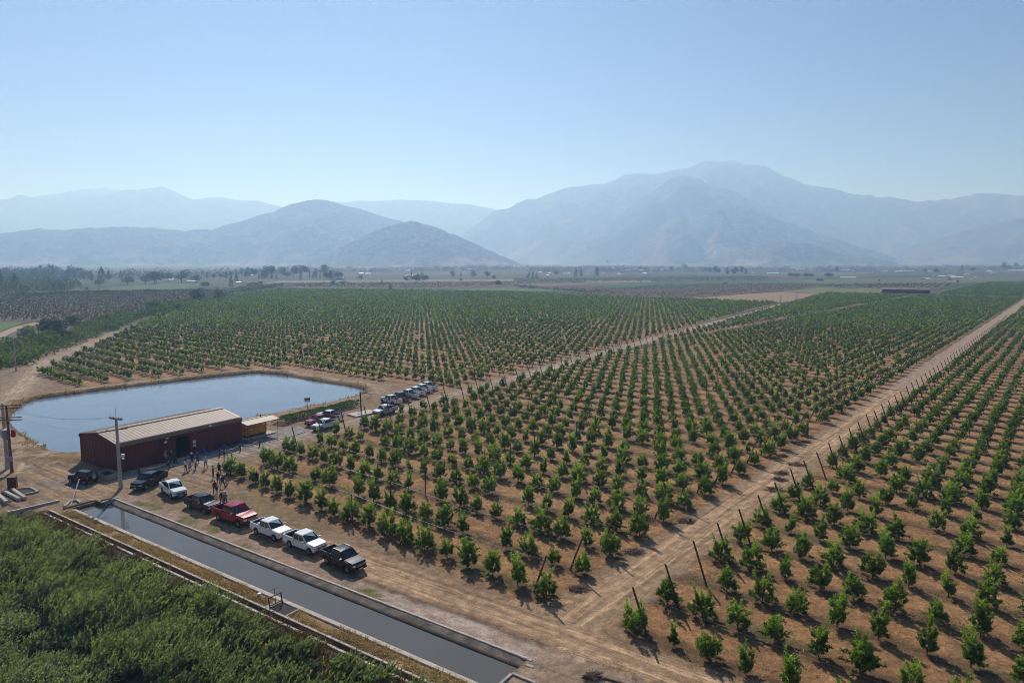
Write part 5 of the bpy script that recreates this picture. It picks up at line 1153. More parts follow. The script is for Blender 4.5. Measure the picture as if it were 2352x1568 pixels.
# brush piles
def brush(x, y, w, label):
    n = 260; a = rng.uniform(0, 6.28, n); q = np.sqrt(rng.random(n)) * w; C_ = np.stack([x + np.cos(a) * q, y + np.sin(a) * q * .7, rng.uniform(0, .35, n) * (1 - q / w * .7)], 1)
    D_ = rdir(n, -.2, .4); o = mobj('brush_pile', leaf_mesh('brush_pile', leaf_arrays(C_, D_, rdir(n, .2, 1), rng.uniform(.3, .8, n), .06), M['twigs'])); tag(o, label, 'brush pile', 'brush piles along the dirt track')
M['twigs'] = leafmat('grey_twigs', (.09, .065, .055), (.24, .18, .15), .9, .0, .1)
s5 = 1024 / 2351
for p, w, l in (((610, 710), .75, 'grey brush pile beside the corner of the orchard at the track mouth'), ((1130, 370), .9, 'grey brush pile left of the dirt track, second from the road'), ((1600, 85), .9, 'grey brush pile left of the dirt track, third from the road')): brush(*ZG(*p, 2048, 2048, s5), w, l)
for p, w, l in (((60, 1285), 1.3, 'large grey brush pile on the right of the dirt track by the leaning posts'), ((110, 1190), 1.0, 'flat grey brush pile in the middle of the dirt track'), ((125, 1135), .9, 'grey brush pile just behind the flat one on the track'), ((265, 1055), 1.1, 'wide grey brush pile in the track, further back'), ((130, 975), .7, 'small dark brush pile at the left edge of the track'), ((350, 845), .7, 'small brush pile under the trees, far left edge of track')): brush(*ZG(*p, 3072, 1400, s5), w, l)
brush(*ZG(740, 1520, 2048, 2048, s5), .55, 'brown tangle of dry stalks at the road edge, bottom of photo')
mb = MB(); mb.bar((-1.2, 0, .08), (1.2, .1, .1), .14); tag(mb.build('log', M['bark'], None, (*ZG(920, 1555, 2048, 2048, s5), 0), -.5), 'dark log lying on the road edge, bottom of photo', 'log')

# ------------------------------------------------------------------ far buildings
wall_far = varmat('pale_far_wall', (.5, .46, .4), .8, 0, .3, .2); roof_far = varmat('white_far_roof', (.75, .73, .7), .6, 0, .3, .12); roof_tile = varmat('pinkish_tile_roof', (.42, .24, .18), .8, 0, .3, .2); roof_brown = varmat('brown_far_roof', (.21, .115, .08), .7, 0, .2, .15)
def house(px, yb, wpx, hpx, label, rf=None, kind='house', name='farmhouse', depth=8, pitch=.35, rz=0., group='far farm buildings'):
    x, y = G(px, yb); D_ = y * math.cos(PITCH) + H * math.sin(PITCH); w = wpx / F * D_; h = max(hpx / F * D_, 2.2); he = h * .62
    t = thing(name, label, kind, (x, y, 0), rz, group); mb = MB(); mb.box(0, depth / 2, he / 2, w, depth, he); mb.build('wall', wall_far if rf is not roof_brown else M['dark_trim'], t)
    mb = MB(); o_ = .35; mb.add([(-w / 2 - o_, -o_, he), (w / 2 + o_, -o_, he), (w / 2 + o_, depth + o_, he), (-w / 2 - o_, depth + o_, he), (-w / 2 - o_, depth / 2, h + .4), (w / 2 + o_, depth / 2, h + .4)], [(0, 1, 5, 4), (2, 3, 4, 5), (0, 4, 3), (1, 2, 5), (0, 3, 2, 1)]); mb.build('roof', rf or roof_far, t)
    return t
HS = []
for a, b_, w_, h_ in ((225, 360, 70, 10), (485, 382, 95, 10), (1035, 394, 52, 10), (745, 272, 34, 10), (1500, 236, 30, 14), (1190, 302, 22, 8), (1920, 246, 40, 8)): HS.append((344.5 + a * .1953, 574.2 + b_ * .1953, w_ * .1953, h_ * .1953))
for a, b_, w_, h_ in ((1410, 309, 60, 8), (1750, 300, 25, 8), (1955, 299, 46, 10), (1030, 338, 44, 9), (1420, 357, 75, 10), (965, 335, 36, 8)): HS.append((588 + a * .25, 545.5 + b_ * .25, w_ * .25, h_ * .25))
for a, b_, w_, h_ in ((345, 336, 24, 10), (492, 340, 22, 10), (520, 340, 18, 12), (330, 354, 24, 8), (985, 342, 34, 12), (1220, 334, 36, 8), (1305, 298, 52, 12), (1372, 300, 40, 10), (1432, 301, 28, 12), (1060, 304, 44, 10), (1140, 300, 24, 10), (1190, 308, 30, 10), (1495, 300, 16, 24), (1978, 276, 30, 12), (930, 286, 26, 8), (260, 322, 26, 8), (705, 340, 16, 8), (840, 330, 20, 8), (2215, 330, 30, 8), (1740, 300, 30, 8)): HS.append((1176 + a * .25, 545.5 + b_ * .25, w_ * .25, h_ * .25))
for a, b_, w_, h_ in ((300, 303, 64, 12), (150, 338, 32, 8), (52, 335, 90, 8), (235, 290, 44, 8), (702, 312, 50, 12), (790, 313, 30, 10), (745, 305, 20, 10), (1075, 313, 46, 8), (1210, 318, 50, 10), (1330, 314, 36, 12), (1500, 320, 34, 10), (1285, 318, 44, 10), (1605, 366, 70, 14), (1700, 362, 50, 14), (1750, 372, 84, 10), (1840, 348, 34, 10), (1480, 388, 50, 8), (2065, 335, 20, 16), (2040, 316, 30, 10), (1910, 370, 18, 12), (2295, 316, 130, 16), (2250, 254, 40, 8)): HS.append((1764 + a * .25, 545.5 + b_ * .25, w_ * .25, h_ * .25))
HS.sort(key=lambda q: q[0])
for i, (px, yb, w_, h_) in enumerate(HS):
    house(px, max(yb, 604.5), w_ * 1.1, h_ * 1.05, f'small white-roofed farm building far across the valley, {ordn(i + 1)} from the left', depth=rng.uniform(7, 12), rz=rng.normal(0, .12))
house(344.5 + 2225 * .1953, 574.2 + 350 * .1953, 105 * .1953, 24 * .1953, 'wide farmhouse with a pinkish tiled roof below the tall ragged trees', roof_tile)
house(1764 + 1703 * .25, 545.5 + 418 * .25, 78 * .25, 16 * .25, 'house with a pinkish pyramid roof behind the long far shed', roof_tile, depth=14)
house(1764 + 745 * .25, 545.5 + 378 * .25, 140 * .25, 14 * .25, 'long bright white greenhouse tunnel on the green far field', None, 'greenhouse', 'greenhouse', 9)
x, y = G(1176 + 1968 * .25, 545.5 + 425 * .25); house(1176 + 1968 * .25, 545.5 + 425 * .25, 32 * .25, 14 * .25, 'tiny dark red hut at the end of the teal field', roof_brown, 'hut', 'field_hut', 5)
x, y = G(1764 + 1528 * .25, 545.5 + 377 * .25); D_ = y; r_ = 14 * .25 / F * D_; h_ = 36 * .25 / F * D_
t = thing('water_tank', 'tall white cylindrical tank among the far farm buildings', 'tank', (x, y, 0)); mb = MB(); mb.lathe([(r_, 0), (r_, h_)], 24); mb.build('drum', M['white'], t, smooth=True); mb = MB(); mb.lathe([(r_ * 1.02, h_), (r_ * .2, h_ * 1.06)], 24); mb.build('lid', M['white'], t)
# long far shed
a, b_ = Vector((*G(1764 + 1046 * .25, 672.5), 0)), Vector((*G(1764 + 1487 * .25, 674.6), 0)); an = math.atan2(b_.y - a.y, b_.x - a.x); ln = (b_ - a).length
t = thing('packing_shed', 'very long brown shed at the far end of the orchard', 'shed', a, an)
mb = MB(); mb.box(ln / 2, 6, 1.7, ln, 12, 3.4); mb.build('wall', varmat('brown_wall_sheet', (.10, .05, .035), .7, 0, .5, .2), t)
mb = MB(); mb.box(ln / 2, -.03, 2.95, ln * .97, .1, .55); mb.build('dark_opening', M['interior'], t)  # near-black panel on the wall paints in the dark behind the opening
mb = MB(); mb.add([(-.5, -.8, 3.3), (ln + .5, -.8, 3.3), (ln + .5, 6, 5.2), (-.5, 6, 5.2), (ln + .5, 12.8, 3.3), (-.5, 12.8, 3.3)], [(0, 1, 2, 3), (3, 2, 4, 5), (0, 3, 5), (1, 4, 2), (0, 5, 4, 1)]); mb.build('roof', roof_brown, t)
# ------------------------------------------------------------------ vehicles
def profile_solid(pts, y0, y1, bevel, deform=None):
    """side profile (x,z) extruded across y with rounded long edges"""
    bm = bmesh.new(); n = len(pts)
    a = [bm.verts.new((x, y0, z)) for x, z in pts]; b_ = [bm.verts.new((x, y1, z)) for x, z in pts]
    fa = bm.faces.new(a); fb = bm.faces.new(list(reversed(b_)))
    for i in range(n): bm.faces.new([a[i], b_[i], b_[(i + 1) % n], a[(i + 1) % n]][::-1])
    bmesh.ops.recalc_face_normals(bm, faces=bm.faces)
    if bevel: bmesh.ops.bevel(bm, geom=list(fa.edges) + list(fb.edges), offset=bevel, segments=2, affect='EDGES', clamp_overlap=True)
    if deform:
        for v in bm.verts: v.co = deform(v.co)
    vs = [tuple(v.co) for v in bm.verts]; bm.verts.index_update(); fs = [tuple(v.index for v in f.verts) for f in bm.faces]; bm.free(); return vs, fs
def arch(cx, cz, r, zb, n=9):
    th = math.asin(min(1, max(-1, (zb - cz) / r))); a0 = math.pi - th; a1 = th
    return [(cx + r * math.cos(a0 + (a1 - a0) * i / n), cz + r * math.sin(a0 + (a1 - a0) * i / n)) for i in range(n + 1)]
def panel(c, u0, u1, v0, v1, off):
    """quad inside a 4-corner face (bl, br, tr, tl), lifted along its normal"""
    bl, br, tr, tl = [Vector(p) for p in c]
    def q(u, v): return (bl * (1 - u) + br * u) * (1 - v) + (tl * (1 - u) + tr * u) * v
    nrm = (br - bl).cross(tl - bl).normalized()
    P_ = [q(u0, v0), q(u1, v0), q(u1, v1), q(u0, v1)]
    return [p + nrm * off for p in P_], nrm
def pane(mb, c, u0, u1, v0, v1, off=.012, th=.02):
    P_, nrm = panel(c, u0, u1, v0, v1, off); vs = P_ + [p - nrm * th for p in P_]
    mb.add(vs, [(0, 1, 2, 3), (7, 6, 5, 4), (0, 4, 5, 1), (1, 5, 6, 2), (2, 6, 7, 3), (3, 7, 4, 0)])
def make_vehicle(kind):
    """x forward, wheels on z=0; returns the thing at the origin"""
    suv = kind == 'suv'
    FA, RA, WR = (1.25, -1.25, .36) if suv else (1.62, -1.52, .385)
    FX, RX = (1.98, -1.85) if suv else (2.55, -2.66)
    HW = .84 if suv else .92; RT = 1.72 if suv else 1.83; BL = 1.05 if suv else 1.15
    t = thing('car' if suv else 'pickup_truck', 'x', 'car' if suv else 'pickup truck')
    ab = arch(RA, WR, WR + .08, .42); af = arch(FA, WR, WR + .08, .42)
    def dfm(v):
        x, y, z = v; k = min(1, max(0, (x - FX + .95) / .95)); y *= 1 - .14 * k * k; k2 = min(1, max(0, (z - .75) / .4)); y *= 1 - .05 * k2
        if x > FX - .25: x -= .10 * (abs(y) / HW) ** 2
        return Vector((x, y, z))
    cabr = RX + .02 if suv else -.92
    top = [(FX - .06, .48), (FX, .64), (FX - .02, .9), (FX - .14, BL - .06), (FX - .75, BL + .01), (FX - 1.42, BL + .05), (cabr, BL + .03)]
    if suv: pts = [(cabr, .46)] + ab + af + top
    else: pts = [(cabr, .42)] + af + top
    mb = MB(); mb.add(*profile_solid(pts, -HW, HW, .07, dfm))
    if not suv:
        side = [(-2.64, .56), (-2.5, .46)] + ab + [(-.90, .42), (-.90, 1.2), (-2.62, 1.23)]
        for s_ in (-1, 1): mb.add(*profile_solid(side, s_ * (HW - .13), s_ * HW, .03, dfm))
        mb.box(-2.62, 0, .9, .09, 1.66, .64); mb.box(-1.77, 0, .62, 1.75, 1.56, .12)
    body = mb.build('body', P['white'], t, smooth=True, sharp=.3)
    # greenhouse
    if suv: b0, b1, t0, t1 = -1.80, .72, -1.62, .12
    else: b0, b1, t0, t1 = -.96, 1.2, -.84, .42
    wb, wt = HW - .05, HW - .17
    V_ = [(b0, -wb, BL), (b1, -wb, BL), (b1, wb, BL), (b0, wb, BL), (t0, -wt, RT - .04), (t1, -wt, RT - .05), (t1, wt, RT - .05), (t0, wt, RT - .04)]
    mb = MB(); mb.add(V_ + [((t0 + t1) / 2, 0, RT + .03), (t0, 0, RT), (t1, 0, RT)], [(3, 2, 1, 0), (0, 1, 5, 4), (1, 2, 6, 10, 5), (2, 3, 7, 6), (3, 0, 4, 9, 7), (4, 5, 8), (5, 10, 8), (10, 6, 8), (6, 7, 8), (7, 9, 8), (9, 4, 8)])
    cab = mb.build('cab', P['white'], t, bevel=.035, smooth=True, sharp=.2)
    mb = MB(); pane(mb, (V_[1], V_[2], V_[6], V_[5]), .06, .94, .06, .93); mb.build('windscreen', M['glass'], cab)
    mb = MB(); pane(mb, (V_[3], V_[0], V_[4], V_[7]), .1, .9, .14, .88); mb.build('rear_window', M['glass'], cab)
    for s_ in (-1, 1):
        c = (V_[0], V_[1], V_[5], V_[4]) if s_ < 0 else (V_[2], V_[3], V_[7], V_[6])
        for u0, u1 in (((.05, .48), (.52, .93)) if not suv else ((.05, .30), (.34, .62), (.66, .94))):
            if s_ > 0: u0, u1 = 1 - u1, 1 - u0
            mb = MB(); pane(mb, c, u0, u1, .1, .88); mb.build('side_window', M['glass'], cab)
    # front end
    mb = MB(); mb.box(FX - .05, 0, .5, .2, 2 * HW * .84, .2); mb.build('front_bumper', M['dark_plastic'], t, bevel=.05)
    mb = MB(); mb.box(FX - .02, 0, .80, .07, .95, .24); gr = mb.build('grille', M['dark_plastic'], t, bevel=.02)
    mb = MB(); mb.box(FX + .02, 0, .80, .02, .8, .04); mb.build('grille_bar', M['chrome'], gr)
    for s_ in (-1, 1):
        mb = MB(); mb.box(FX - .14, s_ * HW * .69, .86, .28, .32, .17, s_ * -.25); mb.build('headlight', M['lamp_glass'], t, bevel=.04)
        mb = MB(); mb.box(RX + .03, s_ * (HW - .1), .95, .1, .17, .36); mb.build('taillight', M['tail_red'], t, bevel=.03)
        mb = MB(); mb.box((b1 + t1) / 2 + .12, s_ * (HW + .12), BL + .1, .16, .22, .18); mb.build('mirror', M['chrome'], t, bevel=.04)
        mb = MB(); mb.box((FA + RA) / 2, s_ * (HW - .02), .37, abs(FA - RA) - 1.0, .14, .08); mb.build('side_step', M['dark_plastic'], t)
        for xx in ((.12, -.72) if not suv else (-.1,)):
            mb = MB(); mb.box(xx, s_ * (HW - .025), .98, .2, .05, .05); mb.build('door_handle', M['chrome'], t)
    mb = MB(); mb.box(RX + .02, 0, .5, .16, 2 * HW * .82, .16); mb.build('rear_bumper', M['chrome'] if not suv else M['dark_plastic'], t, bevel=.04)
    mb = MB(); mb.box(FX + .06, 0, .52, .02, .36, .12); mb.build('number_plate', M['plate'], t)
    if not suv:
        mb = MB(); mb.box(-1.76, 0, .70, 1.66, 1.52, .03)
        for s_ in (-1, 1): mb.box(-1.76, s_ * (HW - .175), .92, 1.66, .02, .42)
        mb.box(-2.56, 0, .92, .02, 1.5, .42); mb.box(-.945, 0, .9, .02, 1.5, .38); mb.build('bed_liner', M['dark_plastic'], t)
    else:
        mb = MB(); mb.lathe([(.2, -2.02), (.34, -2.0), (.36, -1.93), (.34, -1.84)], 18, 'x'); 
        vs = [(z, x, y) for x, y, z in [(v[0], v[1], v[2]) for v in mb.v]]
        mb2 = MB(); mb2.lathe([(.2, 0), (.34, .02), (.35, .1), (.33, .18)], 18); mb2.v = [(-1.86 - z, y, 1.0 + x) for x, y, z in mb2.v]; sp = mb2.build('spare_wheel', M['tyre'], t, smooth=True)
        mb2 = MB(); mb2.lathe([(.3, .18), (.28, .2), (.02, .21)], 18); mb2.v = [(-1.86 - z, y, 1.0 + x) for x, y, z in mb2.v]; mb2.build('wheel_cover', M['grey_box'], sp, smooth=True)
    for ax in (FA, RA):
        for s_ in (-1, 1):
            mb = MB(); y0 = s_ * (HW - .24); y1 = s_ * (HW - .01)
            mb.lathe([(WR * .62, y0), (WR * .93, y0), (WR, y0 + s_ * .04), (WR, y1 - s_ * .04), (WR * .93, y1), (WR * .64, y1 - s_ * .01)], 20, 'y', (ax, 0, WR)); wh = mb.build('wheel', M['tyre'], t, smooth=True)
            mb = MB(); mb.lathe([(WR * .66, y1 - s_ * .05), (WR * .62, y1 - s_ * .035), (.03, y1 - s_ * .05)], 16, 'y', (ax, 0, WR))
            for k in range(6):
                a = k * math.pi / 3; mb.bar((ax, y1 - s_ * .03, WR), (ax + WR * .6 * math.cos(a), y1 - s_ * .02, WR + WR * .6 * math.sin(a)), .07)
            mb.build('rim', M['rim'], wh)
    return t
PICK = make_vehicle('pickup'); SUV_ = make_vehicle('suv')
used_v = {}
def repaint(o, p, dark=False):
    for ch in children(o):
        if ch.name.split('.')[0] in ('body', 'cab'):
            ch.material_slots[0].link = 'OBJECT'; ch.material_slots[0].material = p
        if dark and ch.name.split('.')[0] in ('mirror', 'rear_bumper'):
            ch.material_slots[0].link = 'OBJECT'; ch.material_slots[0].material = M['dark_plastic']
        repaint(ch, p, dark)
def place_vehicle(src, rear, front, paint_, label, group, near_side, sc=1., dark=False, extra=None, z=0.):
    o = src if src not in used_v else copy_tree(src); used_v[src] = 1
    rx, ry = rear; fx, fy = front; h = math.atan2(fy - ry, fx - rx); mx_, my_ = (rx + fx) / 2, (ry + fy) / 2
    # wheel contacts seen are those of one side: step to the centre line
    off = near_side * .80 * sc; cxx = mx_ - math.sin(h) * off - .05 * math.cos(h) * sc; cyy = my_ + math.cos(h) * off - .05 * math.sin(h) * sc
    o.location = (cxx, cyy, z); o.rotation_euler = (0, 0, h); o.scale = (sc, sc, sc); o['label'] = label; o['group'] = group
    repaint(o, paint_, dark)
    if extra: extra(o)
    return o
GA, GB, GC = 'cars parked along the canal road', 'trucks parked by the hedge', 'trucks parked along the orchard road'
def roof_rails(o):
    for s_ in (-1, 1):
        mb = MB(); mb.bar((-.75, s_ * .66, 1.83), (.25, s_ * .66, 1.84), .05); mb.build('roof_rail', M['chrome'], o)
    for s_ in (-1, 1):
        mb = MB(); mb.bar((-1.5, s_ * .78, 1.22), (-.98, s_ * .7, 1.72), .12); mb.build('sail_panel', P['dark'], o)
def bed_goods(o):
    mb = MB(); mb.box(-1.3, -.2, .95, .5, .5, .5); mb.build('cargo_box', M['white'], o, bevel=.03); mb = MB(); mb.box(-1.9, -.1, .88, .5, .7, .36); mb.build('cargo_bag', M['blue'], o, bevel=.08)
def red_sail(o):
    for s_ in (-1, 1):
        mb = MB(); mb.add([(-.9, s_ * .68, 1.78), (-.9, s_ * .74, 1.2), (-2.2, s_ * .82, 1.22)], [(0, 1, 2)]); q = mb.build('sail_panel', P['red'], o); md = q.modifiers.new('thick', 'SOLIDIFY'); md.thickness = .06
def door_mark(o):
    mb = MB(); mb.box(-.5, .885, .95, .55, .03, .5); mb.build('door_decal', M['sign_red'], o)
    cu = bpy.data.curves.new('lettering', 'FONT'); cu.body = 'AGRO'; cu.size = .42; cu.extrude = .004; cu.align_x = 'CENTER'
    q = bpy.data.objects.new('lettering', cu); COL.objects.link(q); dg = bpy.context.evaluated_depsgraph_get(); me = bpy.data.meshes.new_from_object(q.evaluated_get(dg)); bpy.data.objects.remove(q)
    me.materials.clear(); me.materials.append(M['dark_trim']); l = mobj('door_lettering', me, o); l.location = (.38, .895, .84); l.rotation_euler = (math.pi / 2, 0, math.pi)
place_vehicle(SUV_, (-56.01, 86.75), (-58.75, 87.8), P['black'], 'dark compact off-roader with a spare wheel on its back, by the shed corner', GA, -1, 1.02, True)
place_vehicle(PICK, (-46.55, 87.95), (-47.05, 84.9), P['blueblack'], 'dark pickup facing the camera beside the utility pole', GA, -1, 1.0)
place_vehicle(PICK, (-44.27, 83.74), (-42.09, 81.54), P['white'], 'white pickup behind the first dark pickup, nearest the group of people', GA, 1, 1.0)
place_vehicle(PICK, (-38.3, 78.29), (-35.76, 76.53), P['dark'], 'charcoal pickup parked just behind the big red truck', GA, 1, 1.0)
place_vehicle(PICK, (-33.23, 74.52), (-30.15, 72.42), P['red'], 'big red crew-cab pickup in the row along the canal road', GA, 1, 1.17)
place_vehicle(PICK, (-27.5, 70.59), (-24.94, 68.74), P['white'], 'white pickup with boxes in its bed, right ahead of the red truck', GA, 1, 1.0, extra=bed_goods)
place_vehicle(PICK, (-22.79, 67.19), (-20.29, 65.36), P['white'], 'white pickup with an empty bed, behind the last dark truck', GA, 1, 1.0)
place_vehicle(PICK, (-17.91, 63.35), (-15.53, 61.39), P['dark'], 'dark pickup with roof rails at the near end of the canal row', GA, 1, 1.0, extra=roof_rails)
place_vehicle(PICK, (-34.71, 121.95), (-36.4, 119.4), P['red'], 'red pickup with sail panels squeezed between two white trucks by the hedge', GB, 1, 1.0, extra=red_sail)
place_vehicle(PICK, (-32.8, 118.77), (-34.33, 116.02), P['white'], 'white pickup nearest the gravel, facing the shed', GB, 1, 1.0)
place_vehicle(PICK, (-32.3, 124.4), (-35.2, 125.4), P['silver'], 'silver pickup nosed up to the hedge behind the red one', GB, 1, 1.0)
place_vehicle(PICK, (-24.27, 130.15), (-25.98, 127.46), P['silver'], 'silver crew-cab pickup beside the concrete pad, facing the camera', GC, 1, 1.03)
XA = math.radians(90 + 52)
def nose_in(cx, cy, p, label, extra=None, sc=1.):
    fx, fy = math.cos(XA), math.sin(XA); rear = (cx + fx * 1.13 * sc, cy + fy * 1.13 * sc); front = (rear[0] + fx * 3.1, rear[1] + fy * 3.1)
    place_vehicle(PICK, rear, front, p, label, GC, 0., sc, extra=extra)
nose_in(-23.0, 137.0, P['white'], 'white pickup with a red patch on its door, nosed to the pond bank', door_mark)
nose_in(-21.6, 140.0, P['grey'], 'dark grey pickup nosed in among the white ones')
nose_in(-20.3, 143.1, P['white'], 'white pickup right beyond the dark grey one')
nose_in(-19.1, 146.2, P['white'], 'white pickup with a dark tailgate, third from the far end of the row')
nose_in(-18.2, 149.3, P['white'], 'white pickup second from the far end of the row')
nose_in(-17.4, 152.3, P['white'], 'white pickup at the far end of the row, next to the orchard')

# ------------------------------------------------------------------ people
skin_m = varmat('skin', (.42, .25, .17), .6, 0, 6, .1)
def cloth(name, c): return varmat(name + '_cloth', c, .9, 0, 7, .15)
CL = {k: cloth(k, c) for k, c in {'white': (.72, .72, .74), 'light_blue': (.42, .52, .68), 'blue': (.03, .07, .3), 'navy': (.025, .04, .085), 'black': (.015, .015, .017), 'grey': (.2, .2, .21), 'red': (.25, .03, .025), 'beige': (.5, .36, .24),
      'khaki': (.36, .28, .18), 'jeans': (.06, .09, .16), 'dark': (.03, .028, .03), 'purple': (.25, .18, .3), 'check': (.2, .2, .25), 'pale': (.55, .5, .47), 'straw': (.6, .48, .3), 'hair': (.02, .014, .01), 'shoe': (.035, .025, .02)}.items()}
def body_mesh(pose):
    """one continuous skinned figure, 1.74 m, facing +x"""
    bm_v = []; ed = []; rad = []
    def v(p, r, par=None):
        bm_v.append(p); rad.append(r)
        if par is not None: ed.append((par, len(bm_v) - 1))
        return len(bm_v) - 1
    st = pose.get('stride', 0.); wd = pose.get('wide', .1); ln = pose.get('lean', 0.)
    pel = v((0, 0, .95), .15); ab = v((.01 + ln * .2, 0, 1.1), .145, pel); ch = v((.02 + ln * .5, 0, 1.3), .165, ab); nb = v((.01 + ln * .75, 0, 1.45), .085, ch); nk = v((.02 + ln * .8, 0, 1.52), .055, nb)
    hd = v((.04 + ln, 0, 1.62), .092, nk); tp = v((.02 + ln, 0, 1.70), .075, hd)
    v((.12 + ln, 0, 1.615), .016, hd)
    for s_ in (-1, 1): v((.03 + ln, s_ * .085, 1.62), .02, hd)
    for s_ in (-1, 1):
        f = st * s_
        hp = v((0, s_ * .09, .88), .115, pel); kn = v((f * .22 + .02, s_ * (.09 + wd * .5), .50), .068, hp); an = v((f * .42 - .02, s_ * (.09 + wd), .10 + max(0, -f) * .10), .042, kn); toe = v((f * .42 + .17, s_ * (.1 + wd), .045 + max(0, -f) * .03), .04, an)
        sh = v((.0 + ln * .65, s_ * .185, 1.41), .07, ch)
        e, w = pose['arm'][0 if s_ < 0 else 1]
        el = v((e[0] + ln * .5, s_ * e[1], e[2]), .045, sh); wr = v((w[0] + ln * .5, s_ * w[1], w[2]), .03, el)
        d = Vector(bm_v[wr]) - Vector(bm_v[el]); d.normalize(); pm = Vector(bm_v[wr]) + d * .07; pmv = v(tuple(pm), .036, wr)
        a = d.cross(Vector((1, 0, .1))).normalized()
        for k in range(4):
            q = pm + d * (.075 + .01 * (1 if k in (1, 2) else -.6)) + a * (k - 1.5) * .021 + Vector((.012, 0, -.004)); v(tuple(q), .0095, pmv)
        v(tuple(pm + d * .02 + Vector((.045, -s_ * .02, .0))), .011, pmv)
    me = bpy.data.meshes.new('body'); me.from_pydata(bm_v, ed, []); o = bpy.data.objects.new('body_tmp', me); COL.objects.link(o)
    md = o.modifiers.new('skin', 'SKIN'); md.use_smooth_shade = True
    for i, sv in enumerate(me.skin_vertices[0].data): sv.radius = (rad[i], rad[i]); sv.use_root = (i == 0)
    md2 = o.modifiers.new('sub', 'SUBSURF'); md2.levels = 1; md2.render_levels = 1
    dg = bpy.context.evaluated_depsgraph_get(); m2 = bpy.data.meshes.new_from_object(o.evaluated_get(dg)); bpy.data.objects.remove(o); m2.name = 'body'
    m2.materials.clear()
    for mm in (skin_m, CL['white'], CL['jeans'], CL['shoe']): m2.materials.append(mm)
    elz = [pose['arm'][k] for k in (0, 1)]
    for p in m2.polygons:
        c = p.center; mi = 1
        if c.z > 1.475 and abs(c.y) < .13: mi = 0
        elif c.z < .12 and abs(c.y) < .5: mi = 3
        elif c.z < .97 and abs(c.y) < .2 + wd and not (abs(c.y) > .23 and c.z > .6): mi = 2
        for s_, (e, w) in zip((-1, 1), pose['arm']):
            wv = Vector((w[0] + ln * .5, s_ * w[1], w[2]));
            if (c - wv).length < .155 and (c - Vector((0, 0, c.z))).length > .1 and not mi == 2: mi = 0
        p.material_index = mi
    return m2
HANG = ((-.02, .25, 1.14), (.08, .27, .90)); HIP = ((-.06, .36, 1.16), (.08, .2, 1.02)); FOLD = ((.02, .25, 1.14), (.22, .05, 1.2)); PHONE = ((.04, .24, 1.13), (.26, .12, 1.28)); FACE = ((.06, .26, 1.15), (.2, .08, 1.46))
POSES = {'stand': dict(arm=(HANG, HANG)), 'fold': dict(arm=(FOLD, FOLD)), 'phone': dict(arm=(HANG, PHONE)), 'hips': dict(arm=(HIP, HIP), wide=.14), 'walk': dict(arm=(((-.12, .25, 1.15), (-.1, .25, .92)), ((.12, .25, 1.15), (.26, .24, .98))), stride=.85, wide=.0, lean=.06), 'wide': dict(arm=(FOLD, FACE), wide=.24), 'photo': dict(arm=(FACE, FACE)), 'stoop': dict(arm=(HANG, PHONE), lean=.12)}
BODY = {k: body_mesh(p) for k, p in POSES.items()}
mb = MB(); mb.lathe([(.098, 1.62), (.102, 1.67), (.085, 1.735), (.03, 1.765)], 14); hm = mb.build('hair', CL['hair'], smooth=True); HAIR = hm.data; bpy.data.objects.remove(hm)
for vv in HAIR.vertices: vv.co.x += .005
mb = MB(); mb.lathe([(.2, 1.655), (.205, 1.665), (.11, 1.68), (.105, 1.76), (.06, 1.795)], 16); hm = mb.build('hat', CL['straw'], smooth=True); HAT = hm.data; bpy.data.objects.remove(hm)
mb = MB(); mb.lathe([(.105, 1.655), (.106, 1.69), (.085, 1.745), (.03, 1.77)], 14); mb.box(.14, 0, 1.665, .12, .14, .02); hm = mb.build('cap', CL['navy'], smooth=True); CAP = hm.data; bpy.data.objects.remove(hm)
def person(zx, zy, pose, face, shirt, trouser, head, label, hc=None, s=1., z=0., src=(630, 1770, 370 / 2231)):
    x, y = ZG(zx, zy, *src); t = thing('person', label, 'person', (x, y, z), math.radians(face), 'people standing about the yard'); t.scale = (s, s, s)
    b_ = mobj('body', BODY[pose], t)
    for i, mm in ((1, CL[shirt]), (2, CL[trouser])): b_.material_slots[i].link = 'OBJECT'; b_.material_slots[i].material = mm
    me = {'hair': HAIR, 'hat': HAT, 'cap': CAP}[head]; h = mobj(head, me, t); h.location.x = .03 + POSES[pose].get('lean', 0)
    if hc: h.material_slots[0].link = 'OBJECT'; h.material_slots[0].material = CL[hc]
    return t
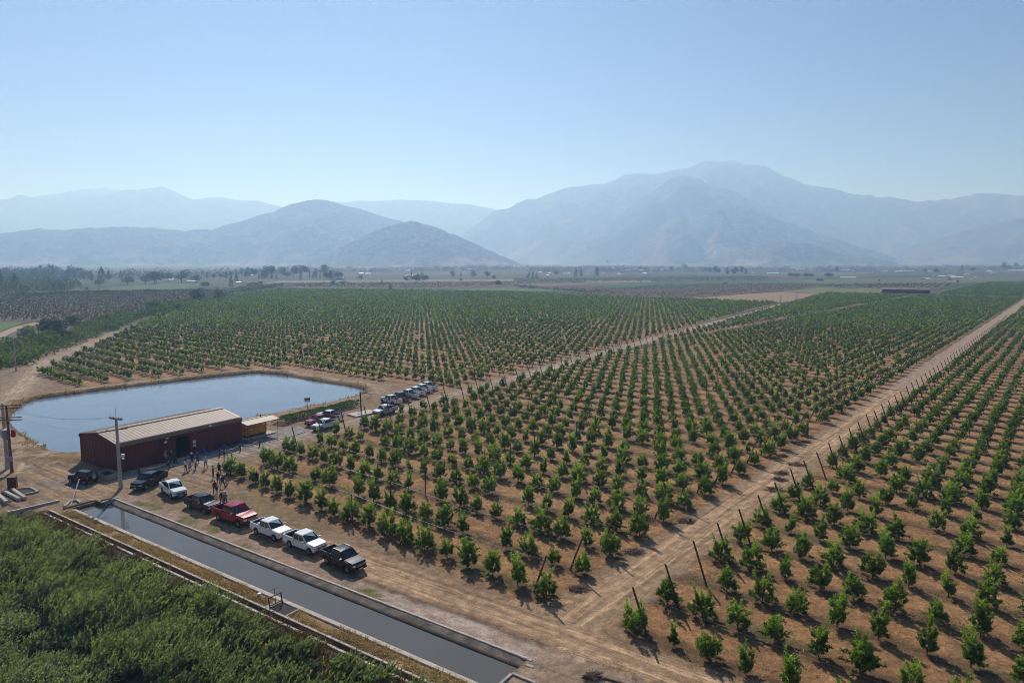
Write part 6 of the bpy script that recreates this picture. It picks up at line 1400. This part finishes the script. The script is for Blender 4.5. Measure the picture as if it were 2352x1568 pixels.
# face: angle of gaze, degrees from +x (right of photo); 90 = away
person(205, 470, 'stand', -20, 'pale', 'jeans', 'cap', 'person in a white cap at the left edge of the shed doorway', 'white')
person(225, 535, 'phone', 20, 'purple', 'dark', 'hair', 'person in a lilac shirt reading notes in front of the white-capped man')
person(352, 478, 'stand', -60, 'navy', 'jeans', 'cap', 'person in a pale cap and dark top inside the shed doorway', 'white')
person(435, 500, 'fold', 160, 'black', 'dark', 'hair', 'person in a dark vest with folded arms at the right of the doorway')
person(682, 690, 'stand', 60, 'white', 'dark', 'hair', 'person in a white shirt at the left of the group in the yard')
person(775, 655, 'fold', -20, 'light_blue', 'khaki', 'hair', 'person in a light blue shirt with folded arms, second in the yard group')
person(835, 520, 'stand', -90, 'black', 'dark', 'hat', 'person in black with a pale wide-brimmed hat near the kerb')
person(925, 640, 'wide', 200, 'white', 'dark', 'hair', 'person in a white shirt with legs apart and a hand to the face')
person(972, 485, 'stand', -110, 'blue', 'black', 'cap', 'person in a bright blue shirt at the kerb before the blue implement', 'blue')
person(1165, 615, 'hips', 100, 'light_blue', 'grey', 'hat', 'person in a light blue shirt standing alone, seen from behind', 'khaki')
person(1612, 450, 'phone', 40, 'navy', 'pale', 'hair', 'person in a dark blue shirt and pale trousers left of the road tree')
person(1692, 445, 'photo', 200, 'purple', 'grey', 'hair', 'person in a mauve top, middle of the three by the road tree')
person(1795, 440, 'stand', 210, 'pale', 'grey', 'cap', 'person in a white top partly hidden behind the road tree', 'dark')
person(1345, 845, 'phone', 10, 'check', 'dark', 'hair', 'person in a checked shirt holding out a phone')
person(1495, 775, 'stand', -100, 'black', 'dark', 'hair', 'person in a black sweater, hands down, in the middle of the yard')
person(1470, 995, 'fold', 80, 'black', 'jeans', 'cap', 'person in a black vest and jeans, arms folded, in the yard', 'khaki')
person(1575, 1085, 'walk', -25, 'navy', 'jeans', 'hair', 'person in navy striding towards the orchard')
person(1690, 975, 'stand', 170, 'navy', 'khaki', 'cap', 'person in a dark shirt and khaki trousers at the orchard edge', 'navy')
person(1765, 800, 'stoop', 10, 'grey', 'dark', 'cap', 'person in a grey plaid shirt looking down at the orchard edge', 'grey')
person(1385, 1225, 'stand', -40, 'red', 'dark', 'hair', 'person in a dark red shirt behind the charcoal pickup')
person(1435, 1325, 'photo', 30, 'navy', 'pale', 'hair', 'person in dark top and pale trousers raising both hands, behind the charcoal pickup')
person(1560, 1500, 'stand', -60, 'black', 'dark', 'hat', 'person in black with a straw hat behind the red truck')
person(1605, 1505, 'stand', 160, 'beige', 'khaki', 'hat', 'person in a peach shirt with a straw hat behind the red truck')
person(1645, 1530, 'fold', 100, 'purple', 'jeans', 'hair', 'person in a lilac shirt with folded arms right behind the red truck')
person(10, 1225, 'stand', -90, 'black', 'dark', 'cap', 'lone person in dark clothes and a blue cap among the first orchard trees', 'blue', src=(1024, 1400, 1024 / 2351))
